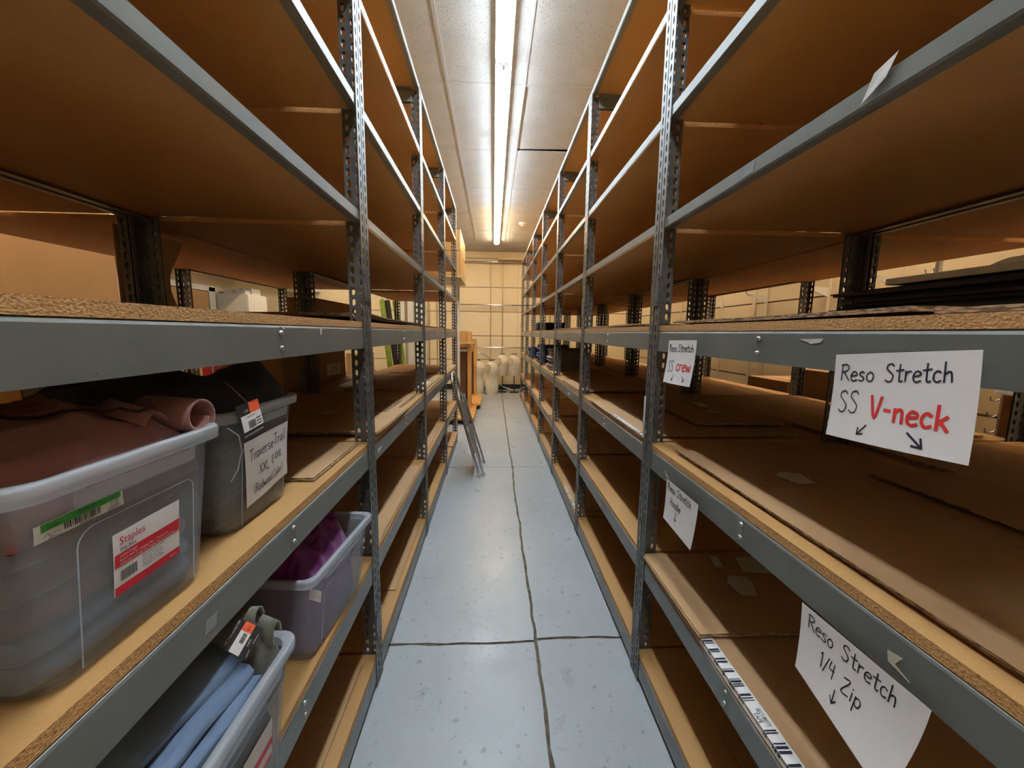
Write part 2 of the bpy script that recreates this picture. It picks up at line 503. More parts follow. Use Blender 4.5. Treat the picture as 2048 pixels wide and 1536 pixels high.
for k, y in enumerate(row_y):
    lb = ['twin tube ceiling light behind the camera over the aisle', 'twin tube ceiling light overhead between the nearest shelves',
          'twin tube ceiling light just above the top of the view', 'large twin tube ceiling light at the top edge of the view'][k] if k < 4 else \
        'twin tube ceiling light over the aisle, %s from the far wall' % ['first', 'second', 'third', 'fourth', 'fifth'][8-k]
    strip(0.065, y, 'tube_warm' if k >= 7 else 'tube_cool', lb, 'fluorescent strips over the aisle')
for k, y in enumerate([0.3, 3.0, 5.7, 8.4]):
    strip(2.86, y, 'tube_side', 'warm twin tube ceiling light over the aisle behind right shelves, %s from the near end' % ORD[k], 'lights over the right side aisle')
    strip(-3.2, y, 'tube_side', 'warm twin tube ceiling light over the area behind left shelves, %s from the near end' % ORD[k], 'lights over the left side area')
sd = thing('smoke_detector', (0.53, 7.5, ZC), 'round white smoke detector on the ceiling near the far wall', 'detector')
MB().loft([[(0.53+r*math.cos(a*PI/10), 7.5+r*math.sin(a*PI/10), z) for a in range(20)] for r, z in ((0.075, ZC), (0.075, ZC-0.012), (0.066, ZC-0.022), (0.05, ZC-0.034))]).build('base', 'fixture_white', sd)
MB().loft([[(0.53+r*math.cos(a*PI/6), 7.5+r*math.sin(a*PI/6), z) for a in range(12)] for r, z in ((0.03, ZC-0.034), (0.026, ZC-0.052), (0.015, ZC-0.058))]).build('sensor_cap', 'mannequin', sd)

# ================================================================== SHELVING
def slotted(mb, o, u, v, n, w, h, cols, th, pitch, hw, hh, shift):
    """a steel strip w x h spanned by u,v with real slots in columns"""
    o, u, v, n = Vector(o), Vector(u), Vector(v), Vector(n)
    cw = w/cols
    rows = int(h/pitch)
    V, F = [], []
    flip = u.cross(v).dot(n) < 0
    def put(c, r):
        k = len(V)
        a0, a1, b0, b1 = c*cw, (c+1)*cw, r*pitch, (r+1)*pitch
        am, bm = (a0+a1)/2, (b0+b1)/2+shift[c]*pitch
        P = [(a0, b0), (a1, b0), (a1, b1), (a0, b1),
             (am, bm-hh), (am+hw, bm-hh*.45), (am+hw, bm+hh*.45), (am, bm+hh), (am-hw, bm+hh*.45), (am-hw, bm-hh*.45)]
        for d in (0, -th):
            for a, b in P: V.append(o+u*a+v*b+n*d)
        T = [(0, 1, 4), (1, 5, 4), (0, 4, 9), (1, 2, 6, 5), (2, 3, 7), (2, 7, 6), (3, 8, 7), (3, 0, 9, 8)]
        for t in T:
            F.append(tuple(k+i for i in t)); F.append(tuple(k+10+i for i in reversed(t)))
        for i in range(6):
            j = (i+1) % 6
            F.append((k+4+j, k+4+i, k+14+i, k+14+j))
    for c in range(cols):
        for r in range(rows): put(c, r)
    # long edges
    H = rows*pitch
    k = len(V)
    for a in (0, w):
        for d in (0, -th):
            for b in (0, H): V.append(o+u*a+v*b+n*d)
    F += [(k, k+1, k+3, k+2), (k+4, k+6, k+7, k+5)]
    if flip: F = [tuple(reversed(f)) for f in F]
    mb.add(V, F, 0)

def post_mesh(sx, sy):
    """angle post: face flange in the aisle plane, deeper web running into the unit"""
    mb = MB()
    slotted(mb, (0, 0, 0), (0, sy, 0), (0, 0, 1), (-sx, 0, 0), 0.041, H_POST, 1, 0.0026, 0.0379, 0.0056, 0.0150, (0,))
    slotted(mb, (0, 0, 0), (sx, 0, 0), (0, 0, 1), (0, -sy, 0), 0.064, H_POST, 2, 0.0026, 0.0379, 0.0066, 0.0145, (0, 0.20))
    return mb.mesh('post', ['post_steel'])
POST = {(sx, sy): post_mesh(sx, sy) for sx in (1, -1) for sy in (1, -1)}
def splice_mesh(sx, sy):
    mb = MB().box(-0.0035*sx, 0.0002*sx, 0.0002*sy, 0.033*sy, -0.055, 0.055)
    for b in (-0.042, 0.042):
        mb.tube([(-0.0035*sx, 0.024*sy, b), (-0.006*sx, 0.024*sy, b)], 0.0045, 6)
    return mb.mesh('splice_plate', ['post_steel'])
SPLICE = {(s, q): splice_mesh(s, q) for s in (1, -1) for q in (1, -1)}

def deep_beam(sx):
    """folded channel, rounded top lip"""
    t = 0.003
    prof = [(0.0, -0.074), (0.0, -0.006), (0.002, -0.002), (0.006, 0.0), (0.034, 0.0), (0.034, -0.003), (0.007, -0.003), (t+0.001, -0.007), (t, -0.071), (0.022, -0.071), (0.022, -0.074)]
    prof = [(sx*x, z) for x, z in prof]
    if sx > 0: prof = prof[::-1]
    return MB().prism_y(prof, 0.0035, BAY-0.0035).mesh('beam', ['steel'])
def light_beam(sx):
    prof = [(0.0, 0.0), (0.003, 0.0), (0.003, -0.033), (0.028, -0.033), (0.028, -0.036), (0.004, -0.036), (0.0, -0.032)]
    prof = [(sx*x, z) for x, z in prof]
    if sx < 0: prof = prof[::-1]
    return MB().prism_y(prof, 0.0035, BAY-0.0035).mesh('beam', ['steel'])
DEEP = {s: deep_beam(s) for s in (1, -1)}
LIGHT = {s: light_beam(s) for s in (1, -1)}
RIV = {s: MB().tube([(0, 0, 0), (-0.0035*s, 0, 0), (-0.0055*s, 0, 0)], [0.0062, 0.0062, 0.003], 10).mesh('rivet', ['rivet']) for s in (1, -1)}
BOARD, TIE = {}, {}
def board_mesh(sx, d, high):
    k = (sx, d, high)
    if k not in BOARD:
        if high: mb = MB().box(sx*0.0045, sx*(d-0.0045), 0.010, BAY-0.010, -0.016, 0, 0, 1)
        else: mb = MB().box(sx*0.006, sx*(d-0.006), 0.010, BAY-0.010, -0.021, 0, 0, 1)
        BOARD[k] = mb.mesh('shelf_board', ['board', 'board_edge'])
    return BOARD[k]
def tie_mesh(sx, d):
    k = (sx, d)
    if k not in TIE:
        TIE[k] = MB().box(sx*0.05, sx*(d-0.05), 0.0, 0.003, -0.072, 0).box(sx*0.05, sx*(d-0.05), 0.003, 0.024, -0.003, 0).mesh('side_tie', ['steel'])
    return TIE[k]
UNITS = {}
def unit(key, x, y, sx, d, label, group, full=True):
    t = thing('shelving_unit', (x, y, 0), label, 'shelving', group)
    UNITS[key] = t
    for fx, px, s in ((0, 0.0, sx), (1, sx*d, -sx)):
        for fy, py, q in ((0, 0.0015, 1), (1, BAY-0.0015, -1)):
            p = obj('post', POST[(s, q)], t, (px, py, 0))
            if full and fx == 0:
                obj('splice_plate', SPLICE[(sx, q)], p, (0, 0, 1.636))
                obj('splice_plate', SPLICE[(sx, q)], p, (0, 0, 0.27))
    for k in range(4):
        for px, s in ((sx*0.0032, sx), (sx*(d-0.0032), -sx)):
            b = obj('beam', DEEP[s], t, (px, 0, LOW[k]))
            if full and s == sx:
                for dz in (-0.018, -0.052): obj('rivet', RIV[sx], b, (0, BAY*0.5, dz))
            b = obj('beam', LIGHT[s], t, (px, 0, HIGH[k]))
        o = obj('shelf_board', board_mesh(sx, d, False), t, (0, 0, BT[k]))
        dz = 0.0 if k == 3 else RND.uniform(-0.004, 0.004)-0.012*(int(y/BAY+0.3) % 2)
        o = obj('shelf_board', board_mesh(sx, d, True), t, (0, 0, HIGH[k]-0.010+dz))
    for k in range(4):
        for py, q in ((0.012, 1), (BAY-0.012, -1)):
            o = obj('side_tie', tie_mesh(sx, d), t, (0, py, LOW[k]))
            o.scale = (1, q, 0.9)
    for py, q in ((0.012, 1), (BAY-0.012, -1)):
        o = obj('side_tie', tie_mesh(sx, d), t, (0, py, HIGH[3]-0.028)); o.scale = (1, q, 1)
    return t
for k in range(7):
    unit(('R', k), XR, YR0+BAY*k, 1, DR, 'grey steel shelving unit, %s bay of the row on the right of the aisle' % ORD[k], 'right aisle row of shelving')
for k in range(7):
    unit(('RB', k), XR+DR+0.012, YR0+BAY*k, 1, DR, 'grey steel shelving unit, %s bay of the row standing behind the right aisle row' % ORD[k], 'rear right row of shelving', False)
for k in range(4):
    unit(('L', k), XL, YL0+BAY*k, -1, DL, 'grey steel shelving unit, %s bay of the row on the left of the aisle' % ORD[k], 'left aisle row of shelving')
for k in range(3):
    unit(('LB', k), XL-DL-0.008, YL0+BAY*k, -1, DL, 'grey steel shelving unit, %s bay of the row standing behind the left aisle row' % ORD[k], 'rear left row of shelving', False)

# ================================================================== WRITING
GL = {
 'R': (.60, [[(.06, 0), (.09, 1)], [(0, .96), (.34, 1), (.52, .82), (.40, .60), (.08, .50)], [(.20, .52), (.58, 0)]]),
 'e': (.46, [[(.05, .30), (.40, .36), (.38, .52), (.20, .57), (.05, .38), (.06, .12), (.22, 0), (.43, .08)]]),
 's': (.40, [[(.34, .50), (.20, .57), (.06, .46), (.12, .34), (.28, .24), (.33, .10), (.18, 0), (.02, .06)]]),
 'o': (.46, [[(.22, .56), (.05, .40), (.05, .15), (.20, 0), (.37, .10), (.41, .36), (.30, .54), (.18, .56)]]),
 'S': (.58, [[(.48, .86), (.35, 1), (.12, .93), (.08, .72), (.28, .53), (.47, .32), (.40, .05), (.20, -.02), (.03, .08)]]),
 't': (.42, [[(.20, .95), (.20, .12), (.29, 0), (.40, .05)], [(0, .60), (.42, .66)]]),
 'r': (.38, [[(.06, .56), (.07, 0)], [(.07, .34), (.18, .52), (.35, .54)]]),
 'c': (.42, [[(.37, .48), (.22, .57), (.06, .42), (.05, .15), (.20, 0), (.39, .08)]]),
 'h': (.48, [[(.06, 1), (.06, 0)], [(.06, .34), (.22, .52), (.36, .45), (.41, 0)]]),
 'V': (.58, [[(.02, 1), (.27, 0), (.52, 1)]]),
 '-': (.36, [[(.04, .45), (.30, .44)]]),
 'n': (.48, [[(.06, .56), (.07, 0)], [(.07, .36), (.22, .55), (.37, .48), (.40, 0)]]),
 'k': (.48, [[(.07, .95), (.07, 0)], [(.40, .55), (.08, .25)], [(.18, .32), (.44, 0)]]),
 'w': (.62, [[(.03, .55), (.16, .02), (.29, .45), (.42, .02), (.56, .56)]]),
 'H': (.58, [[(.06, 1), (.06, 0)], [(.48, 1), (.48, 0)], [(.06, .48), (.48, .52)]]),
 'd': (.48, [[(.38, .45), (.20, .55), (.05, .36), (.06, .10), (.20, 0), (.38, .16)], [(.39, 1), (.40, 0)]]),
 'i': (.20, [[(.08, .55), (.08, 0)], [(.08, .76), (.09, .80)]]),
 '1': (.28, [[(.06, .85), (.16, 1), (.16, 0)]]),
 '/': (.38, [[(.02, -.12), (.34, 1.02)]]),
 '4': (.50, [[(.10, 1), (.04, .48), (.42, .52)], [(.36, .95), (.34, -.04)]]),
 'Z': (.58, [[(.05, .92), (.48, .96), (.04, .02), (.54, .06)]]),
 'p': (.48, [[(.06, .55), (.05, -.40)], [(.06, .40), (.22, .56), (.40, .44), (.38, .14), (.20, .02), (.06, .14)]]),
 'T': (.62, [[(-.02, .98), (.58, 1.04)], [(.30, 1), (.24, 0)]]),
 'a': (.46, [[(.36, .46), (.20, .56), (.05, .38), (.06, .10), (.20, .01), (.34, .18), (.37, .50), (.37, .10), (.44, .02)]]),
 'v': (.42, [[(.03, .55), (.18, .02), (.37, .58)]]),
 'l': (.22, [[(.08, 1), (.07, .06), (.16, 0)]]),
 'X': (.52, [[(.03, 1), (.46, 0)], [(.46, 1), (.02, 0)]]),
 'L': (.48, [[(.06, 1), (.05, .02), (.44, .04)]]),
 '(': (.28, [[(.22, 1.05), (.06, .70), (.05, .25), (.20, -.12)]]),
 ')': (.28, [[(.04, 1.05), (.20, .70), (.21, .25), (.05, -.12)]]),
 'C': (.54, [[(.46, .84), (.30, 1), (.08, .75), (.06, .25), (.24, 0), (.48, .12)]]),
 '&': (.40, [[(.32, .62), (.12, .68), (.10, .46), (.26, .42), (.08, .34), (.08, .10), (.30, .08)], [(.20, .84), (.20, .70)], [(.20, .04), (.20, -.12)]]),
 ' ': (.30, []),
}
def smooth_line(pts, sub=5):
    if len(pts) < 3: return pts
    P = [pts[0]]+list(pts)+[pts[-1]]
    out = []
    for i in range(1, len(P)-2):
        for k in range(sub):
            t = k/sub
            a, b, c, d = P[i-1], P[i], P[i+1], P[i+2]
            out.append(tuple(0.5*((2*b[q])+(-a[q]+c[q])*t+(2*a[q]-5*b[q]+4*c[q]-d[q])*t*t+(-a[q]+3*b[q]-3*c[q]+d[q])*t**3) for q in (0, 1)))
    out.append(pts[-1])
    return out
def stroke(mb, pts, width, fn):
    """ink line on a surface fn(a,b)->point, a,b in metres"""
    pts = smooth_line(pts)
    n = len(pts)
    L, Rr = [], []
    for i, (x, y) in enumerate(pts):
        ax, ay = pts[max(i-1, 0)]; bx, by = pts[min(i+1, n-1)]
        dx, dy = bx-ax, by-ay
        l = math.hypot(dx, dy) or 1
        px, py = -dy/l*width/2, dx/l*width/2
        if i == 0: x -= dx/l*width*.3; y -= dy/l*width*.3
        if i == n-1: x += dx/l*width*.3; y += dy/l*width*.3
        L.append(fn(x+px, y+py)); Rr.append(fn(x-px, y-py))
    V = L+Rr
    mb.add(V, [(n+i, n+i+1, i+1, i) for i in range(n-1)])
def handwrite(mb, text, x, y, size, width, fn, squeeze=1.0, slope=0.0, gap=0.07, jit=0.02):
    rr = random.Random(hash(text) % 1000 if False else len(text)*17+int(size*1e5))
    cx = x
    for ch in text:
        wd, st = GL[ch]
        jy = rr.uniform(-jit, jit)*size
        for s in st:
            stroke(mb, [(cx+a*size*squeeze, y+b*size+jy+(cx+a*size*squeeze-x)*slope) for a, b in s], width, fn)
        cx += (wd+gap)*size*squeeze
    return cx
def arrow(mb, x0, y0, x1, y1, width, fn, head=0.012):
    stroke(mb, [(x0, y0), (x1, y1)], width, fn)
    a = math.atan2(y1-y0, x1-x0)
    for d in (2.5, -2.5):
        stroke(mb, [(x1+head*math.cos(a+d), y1+head*math.sin(a+d)), (x1, y1)], width, fn)
def type_mesh(text, size):
    cu = bpy.data.curves.new('type', 'FONT')
    cu.body = text
    cu.size = size
    cu.resolution_u = 2
    o = bpy.data.objects.new('type', cu)
    COL.objects.link(o)
    dg = bpy.context.evaluated_depsgraph_get()
    dg.update()
    me = bpy.data.meshes.new_from_object(o.evaluated_get(dg))
    V = [(v.co.x, v.co.y) for v in me.vertices]
    Fc = [tuple(p.vertices) for p in me.polygons]
    bpy.data.objects.remove(o); bpy.data.curves.remove(cu); bpy.data.meshes.remove(me)
    return V, Fc
def typeset(mb, text, x, y, size, fn, width=None):
    V, Fc = type_mesh(text, size)
    if not V: return
    k = 1.0
    if width: k = width/max(v[0] for v in V)
    mb.add([fn(x+a*k, y+b) for a, b in V], Fc)
def patch(mb, x0, x1, y0, y1, fn, n=1):
    for i in range(n):
        a, b = x0+(x1-x0)*i/n, x0+(x1-x0)*(i+1)/n
        mb.add([fn(a, y0), fn(b, y0), fn(b, y1), fn(a, y1)], [(0, 1, 2, 3)])
def barcode(mb, x0, x1, y0, y1, fn, seed=1):
    r = random.Random(seed); x = x0
    while x < x1:
        w_ = r.choice((0.5, 0.5, 1, 1.5))*(x1-x0)/45
        patch(mb, x, min(x+w_, x1), y0, y1, fn)
        x += w_+r.choice((0.5, 0.6, 1.2))*(x1-x0)/45

def bil(c, u, v):
    """c = top-left, top-right, bottom-right, bottom-left"""
    return c[0]*(1-u)*(1-v)+c[1]*u*(1-v)+c[2]*u*v+c[3]*(1-u)*v

def paper_sign(name, corners, W, Hh, bulge, nrm, label, writer, mats=('ink', 'ink_red'), cat='sign', group=None, paper='paper'):
    C = [Vector(c) for c in corners]
    N = Vector(nrm)
    def surf(u, v):
        return bil(C, u, v)+N*bulge(u, v)
    base = C[3]*0.5+C[2]*0.5
    t = thing(name, base, label, cat, group)
    MB().sheet(surf, 14, 10, 0.0004, nrm=nrm).build('paper', paper, t)
    fn = lambda a, b: surf(a/W, 1-b/Hh)+N*0.0006
    inks = [MB() for _ in mats]
    writer(inks, fn)
    for mb, m_ in zip(inks, mats):
        if mb.v: mb.build('writing', m_, t)['kind'] = 'stuff'
    return t

XS = 0.6125
def right_sign(pts): return [(XS, y, z) for y, z in pts]
def w_vneck(k, fn):
    a, r = k
    handwrite(a, 'Reso', 0.015, 0.100, 0.027, 0.0023, fn, 1.12)
    handwrite(a, 'Stretch', 0.098, 0.101, 0.027, 0.0024, fn, 0.93, slope=0.02)
    handwrite(a, 'SS', 0.018, 0.046, 0.036, 0.0020, fn, 0.92)
    handwrite(r, 'V-neck', 0.080, 0.043, 0.034, 0.0046, fn, 0.98, slope=-0.05, gap=0.10)
    arrow(a, 0.078, 0.029, 0.064, 0.012, 0.0022, fn, 0.011)
    arrow(a, 0.142, 0.028, 0.163, 0.010, 0.0028, fn, 0.013)
paper_sign('paper_sign', right_sign([(0.671, 1.442), (0.462, 1.460), (0.446, 1.315), (0.662, 1.299)]), 0.215, 0.145,
           lambda u, v: 0.004*math.sin(PI*u)+0.010*v*v+0.006*v*math.sin(2.2*u), (-1, 0, 0),
           'white paper sign reading Reso Stretch SS V-neck hanging on eye-level beam', w_vneck, group='handwritten paper signs')
def w_crew(k, fn):
    a, r = k
    handwrite(a, 'Reso', 0.012, 0.107, 0.023, 0.0029, fn, 1.15)
    handwrite(a, 'Stretch', 0.078, 0.108, 0.023, 0.0029, fn, 1.22)
    handwrite(a, 'SS', 0.022, 0.040, 0.036, 0.0027, fn, 0.95)
    handwrite(r, 'crew', 0.086, 0.045, 0.036, 0.0048, fn, 1.20)
    arrow(a, 0.080, 0.030, 0.070, 0.010, 0.0028, fn, 0.010)
    arrow(a, 0.137, 0.028, 0.151, 0.012, 0.0028, fn, 0.010)
paper_sign('paper_sign', right_sign([(1.337, 1.454), (1.150, 1.458), (1.150, 1.316), (1.338, 1.310)]), 0.19, 0.145,
           lambda u, v: 0.003+0.012*v*v+0.006*v*math.sin(3*u), (-1, 0, 0),
           'white paper sign reading Reso Stretch SS crew beside the post on eye-level beam', w_crew, group='handwritten paper signs')
def w_hood(k, fn):
    a, r = k
    handwrite(a, 'Reso', 0.014, 0.112, 0.024, 0.0029, fn, 1.05)
    handwrite(a, 'Stretch', 0.084, 0.113, 0.024, 0.0029, fn, 1.08)
    handwrite(a, 'Hoodie', 0.040, 0.068, 0.025, 0.0029, fn, 1.0)
    arrow(a, 0.086, 0.055, 0.088, 0.028, 0.0029, fn, 0.011)
paper_sign('paper_sign', right_sign([(1.285, 0.975), (1.072, 0.975), (1.080, 0.827), (1.272, 0.838)]), 0.215, 0.145,
           lambda u, v: 0.0035+0.010*v*v, (-1, 0, 0),
           'white paper sign reading Reso Stretch Hoodie hanging under the waist-high beam', w_hood, group='handwritten paper signs')
def w_zip(k, fn):
    a, r = k
    handwrite(a, 'Reso', 0.018, 0.106, 0.028, 0.0023, fn, 0.95)
    handwrite(a, 'Stretch', 0.092, 0.108, 0.027, 0.0023, fn, 0.98)
    handwrite(a, '1/4', 0.054, 0.057, 0.028, 0.0023, fn, 0.95)
    handwrite(a, 'Zip', 0.104, 0.056, 0.027, 0.0023, fn, 1.05)
    arrow(a, 0.096, 0.046, 0.097, 0.022, 0.0024, fn, 0.011)
paper_sign('paper_sign', right_sign([(0.677, 0.956), (0.449, 0.962), (0.464, 0.799), (0.666, 0.827)]), 0.225, 0.145,
           lambda u, v: 0.0035+0.022*v*v*(0.4+u), (-1, 0, 0),
           'large white paper sign reading Reso Stretch 1/4 Zip at lower right', w_zip, group='handwritten paper signs')

# narrow strip of paper on the right hand post
def w_strip(k, fn):
    handwrite(k[0], 'Crew neck', 0.012, 0.004, 0.010, 0.0011, fn, 1.2)
paper_sign('label_strip', [(0.617, 1.545, 1.055), (0.617, 1.545, 1.225), (0.617, 1.528, 1.225), (0.617, 1.528, 1.055)], 0.17, 0.017,
           lambda u, v: 0.0002, (-1, 0, 0), 'narrow white paper strip taped upright on the right hand post', w_strip, cat='label')

# ================================================================== TUBS
def rrect(cx, cy, hx, hy, r, ang=0.0, n=6):
    out = []
    for qx, qy, a0 in ((1, 1, 0), (-1, 1, PI/2), (-1, -1, PI), (1, -1, 1.5*PI)):
        for k in range(n+1):
            a = a0+PI/2*k/n
            x, y = qx*(hx-r)+r*math.cos(a), qy*(hy-r)+r*math.sin(a)
            out.append((cx+x*math.cos(ang)-y*math.sin(ang), cy+x*math.sin(ang)+y*math.cos(ang)))
    return out
def tub(x_face, y0, y1, z0, ztop, deep, label, ang=0.0, taper=0.018, rc=0.035):
    """see-through storage tub: its short side towards the aisle at x_face (rim), going back to -x"""
    cx, cy = x_face-deep/2, (y0+y1)/2
    hx, hy = deep/2, (y1-y0)/2
    base = (cx, cy, z0)
    t = thing('storage_tub', base, label, 'tub', 'see-through storage tubs')
    def ring(dx, z, r=None): return [(x, y, z) for x, y in rrect(cx, cy, hx-dx, hy-dx, r or rc, ang)]
    lip = 0.014
    out = [ring(lip+taper+0.02, z0+0.0015, rc*.6), ring(lip+taper+0.006, z0+0.004), ring(lip+taper, z0+0.014)]
    for k in range(1, 7):
        f = k/6
        out.append(ring(lip+taper*(1-f), z0+0.014+(ztop-0.030-z0-0.014)*f))
    inn = [ring(lip+0.003+taper*(1-f), z0+0.014+(ztop-0.004-z0-0.014)*f) for f in (1, .8, .6, .4, .2, 0)]
    inn += [ring(lip+taper+0.012, z0+0.006), ring(lip+taper+0.02, z0+0.0045, rc*.6)]
    MB().loft(out+[ring(lip+0.001, ztop-0.004)]+inn, 0, True, True).build('body', 'tub', t)
    rim = [ring(lip+0.0008, ztop-0.024), ring(0.0022, ztop-0.023), ring(0.0005, ztop-0.021), ring(0.0, ztop-0.005), ring(0.0015, ztop-0.0015), ring(0.004, ztop),
           ring(lip-0.002, ztop-0.0005), ring(lip+0.003, ztop-0.004)]
    MB().loft(rim, 0, False, False).build('rim', 'tub_rim', t)
    # moulded grip under the rim and the raised outline of the label field, on the aisle side
    def face(a, z, o=0.0):
        f = (z-z0-0.014)/(ztop-0.044-z0)
        x, y = hx-lip-taper*(1-f)+o, a*(hy-0.02)
        return Vector((cx+x*math.cos(ang)-y*math.sin(ang), cy+x*math.sin(ang)+y*math.cos(ang), z))
    g = MB()
    loops = []
    for z, o in ((ztop-0.024, 0.012), (ztop-0.044, 0.009), (ztop-0.048, 0.005), (ztop-0.050, 0.0)):
        loops.append([face(-0.62, z, -0.001), face(-0.60, z, o), face(0.60, z, o), face(0.62, z, -0.001)])
    g.loft(loops, 0, False, False, False, closed=False)
    g.build('grip', 'tub_rim', t)
    pr = MB()
    pts = []
    a0, a1, zl, zh = -0.62, 0.66, z0+0.012, ztop-0.078
    for (qa, qz, s) in ((a0, zl, 0), (a0, zh, 1), (a1, zh, 2), (a1, zl, 3)):
        if s in (0, 3): pts.append(face(qa, qz, 0.0006))
        elif s == 1:
            for k in range(6): w_ = PI-PI/2*k/5; pts.append(face(qa+0.16+0.16*math.cos(w_), qz-0.022+0.022*math.sin(w_), 0.0006))
        else:
            for k in range(6): w_ = PI/2-PI/2*k/5; pts.append(face(qa-0.10+0.10*math.cos(w_), qz-0.016+0.016*math.sin(w_), 0.0006))
    pr.tube(pts, 0.0009, 6)
    pr.build('panel_ridge', 'tub_rim', t)
    return t, face, ring

# tub 1, nearest, with the printed shop label
Z3, Z2 = BT[2]+0.001, BT[1]+0.001
t1, face1, _ = tub(-0.472, 0.384, 0.706, Z3, 1.312, 0.46, 'nearest see-through tub with a red and white printed label, packed with brown trousers')
def place_label(name, C, nrm, W, Hh, label, writer, mats, off=0.0012, warp=0.0004, paper='paper', cat='label', parent=None):
    return paper_sign(name, [Vector(c)+Vector(nrm)*off for c in C], W, Hh, lambda u, v: warp*math.sin(9*u+4*v), nrm, label, writer, mats, cat, paper=paper)
def tub_pt(x_face, taper, z0, ztop, y, z, lip=0.014):
    f = (z-z0-0.014)/(ztop-0.044-z0)
    return (x_face-lip-taper*(1-f)+0.0008, y, z)
P1 = lambda y, z: tub_pt(-0.472, 0.018, Z3, 1.312, y, z)
def w_shop(k, fn):
    red, pink, blk, wht = k
    patch(red, 0.001, 0.108, 0.040, 0.0585, fn, 6)
    patch(red, 0.001, 0.108, 0.0, 0.0125, fn, 6)
    typeset(pink, 'Staples', 0.008, 0.070, 0.016, fn, 0.040)
    typeset(blk, 'File Box', 0.009, 0.0605, 0.0085, fn, 0.025)
    fw_ = lambda a, b: Vector(fn(a, b))+Vector((0.0004, 0, 0))
    typeset(wht, 'Letter/Legal', 0.008, 0.0525, 0.0055, fw_, 0.026)
    typeset(wht, 'Built-in Rails for Hanging Files - Transparent', 0.008, 0.0468, 0.0048, fw_, 0.078)
    typeset(wht, 'Holds letter and legal size hanging files for easy storage', 0.008, 0.0420, 0.0040, fw_, 0.090)
    typeset(wht, '18.9 L', 0.088, 0.0035, 0.005, fw_, 0.014)
    barcode(blk, 0.009, 0.034, 0.018, 0.033, fn, 4)
    for j in range(5):
        typeset(blk, ['Assembled dimensions', 'Clear plastic lid sold apart', 'Fits legal and letter', 'Stackable storage', 'Made in USA'][j], 0.042, 0.0345-0.0042*j, 0.0040, fn, 0.036-0.004*(j % 2))
lab = place_label('printed_label', [P1(0.499, 1.207), P1(0.607, 1.209), P1(0.607, 1.120), P1(0.499, 1.120)], (1, 0, 0), 0.109, 0.088,
            'red and white printed label on the nearest tub reading Staples File Box', w_shop, ('print_red', 'ink_pink', 'print_black', 'paper'))
def w_id(k, fn):
    grn, blk = k
    patch(grn, 0.006, 0.100, 0.0125, 0.0225, fn, 4)
    fb = lambda a, b: Vector(fn(a, b))+Vector((0.0004, 0, 0))
    typeset(blk, 'STORE', 0.012, 0.0145, 0.005, fb, 0.013)
    typeset(blk, 'AREA ID', 0.045, 0.0165, 0.006, fb, 0.022)
    typeset(blk, 'QTY', 0.086, 0.0165, 0.005, fb, 0.008)
    barcode(blk, 0.030, 0.072, 0.004, 0.0125, fb, 9)
    typeset(blk, '0000000087', 0.046, 0.0012, 0.0030, fb, 0.018)
    stroke(blk, [(0.008, 0.004), (0.013, 0.0085), (0.016, 0.003), (0.021, 0.007), (0.026, 0.005)], 0.0006, fb)
    typeset(blk, 'INITIALS', 0.013, 0.0008, 0.0032, fb, 0.013)
    stroke(blk, [(0.087, 0.0115), (0.087, 0.0055)], 0.0006, fb)
    stroke(blk, [(0.095, 0.0115), (0.091, 0.011), (0.091, 0.0088), (0.095, 0.0085), (0.094, 0.006), (0.090, 0.0055)], 0.0006, fb)
    for j in range(2): stroke(blk, [(0.082, 0.0040-0.0025*j), (0.098, 0.0044-0.0025*j)], 0.0007, fb)
place_label('barcode_label', [P1(0.414, 1.262), P1(0.515, 1.266), P1(0.516, 1.243), P1(0.414, 1.242)], (1, 0, 0), 0.104, 0.023,
            'torn barcode label with green header AREA ID on the nearest tub', w_id, ('print_green', 'print_black'), paper='paper_grey')

# tub 2 with the handwritten sheet
t2, face2, _ = tub(-0.506, 0.752, 1.050, Z3, 1.312, 0.46, 'see-through tub of dark clothes with a handwritten Traverse Trail sheet')
P2 = lambda y, z: tub_pt(-0.506, 0.018, Z3, 1.312, y, z)
def w_trav(k, fn):
    a = k[0]
    handwrite(a, 'Traverse', 0.016, 0.098, 0.026, 0.0019, fn, 0.86, slope=0.02)
    handwrite(a, 'Trail', 0.110, 0.104, 0.027, 0.0021, fn, 0.80, slope=0.02)
    handwrite(a, 'XXL', 0.052, 0.056, 0.022, 0.0019, fn, 1.0)
    handwrite(a, '&', 0.098, 0.062, 0.024, 0.0017, fn, 0.9)
    handwrite(a, 'XXXL', 0.110, 0.066, 0.017, 0.0017, fn, 0.86)
    handwrite(a, '(Redwood Color)', 0.030, 0.018, 0.020, 0.0017, fn, 0.80, slope=0.04)
place_label('paper_note', [P2(0.820, 1.237), P2(0.995, 1.246), P2(0.998, 1.108), P2(0.834, 1.088)], (1, 0, 0), 0.172, 0.146,
            'white sheet handwritten Traverse Trail XXL on the second tub', w_trav, ('ink', 'ink'), off=0.003, warp=0.0012)

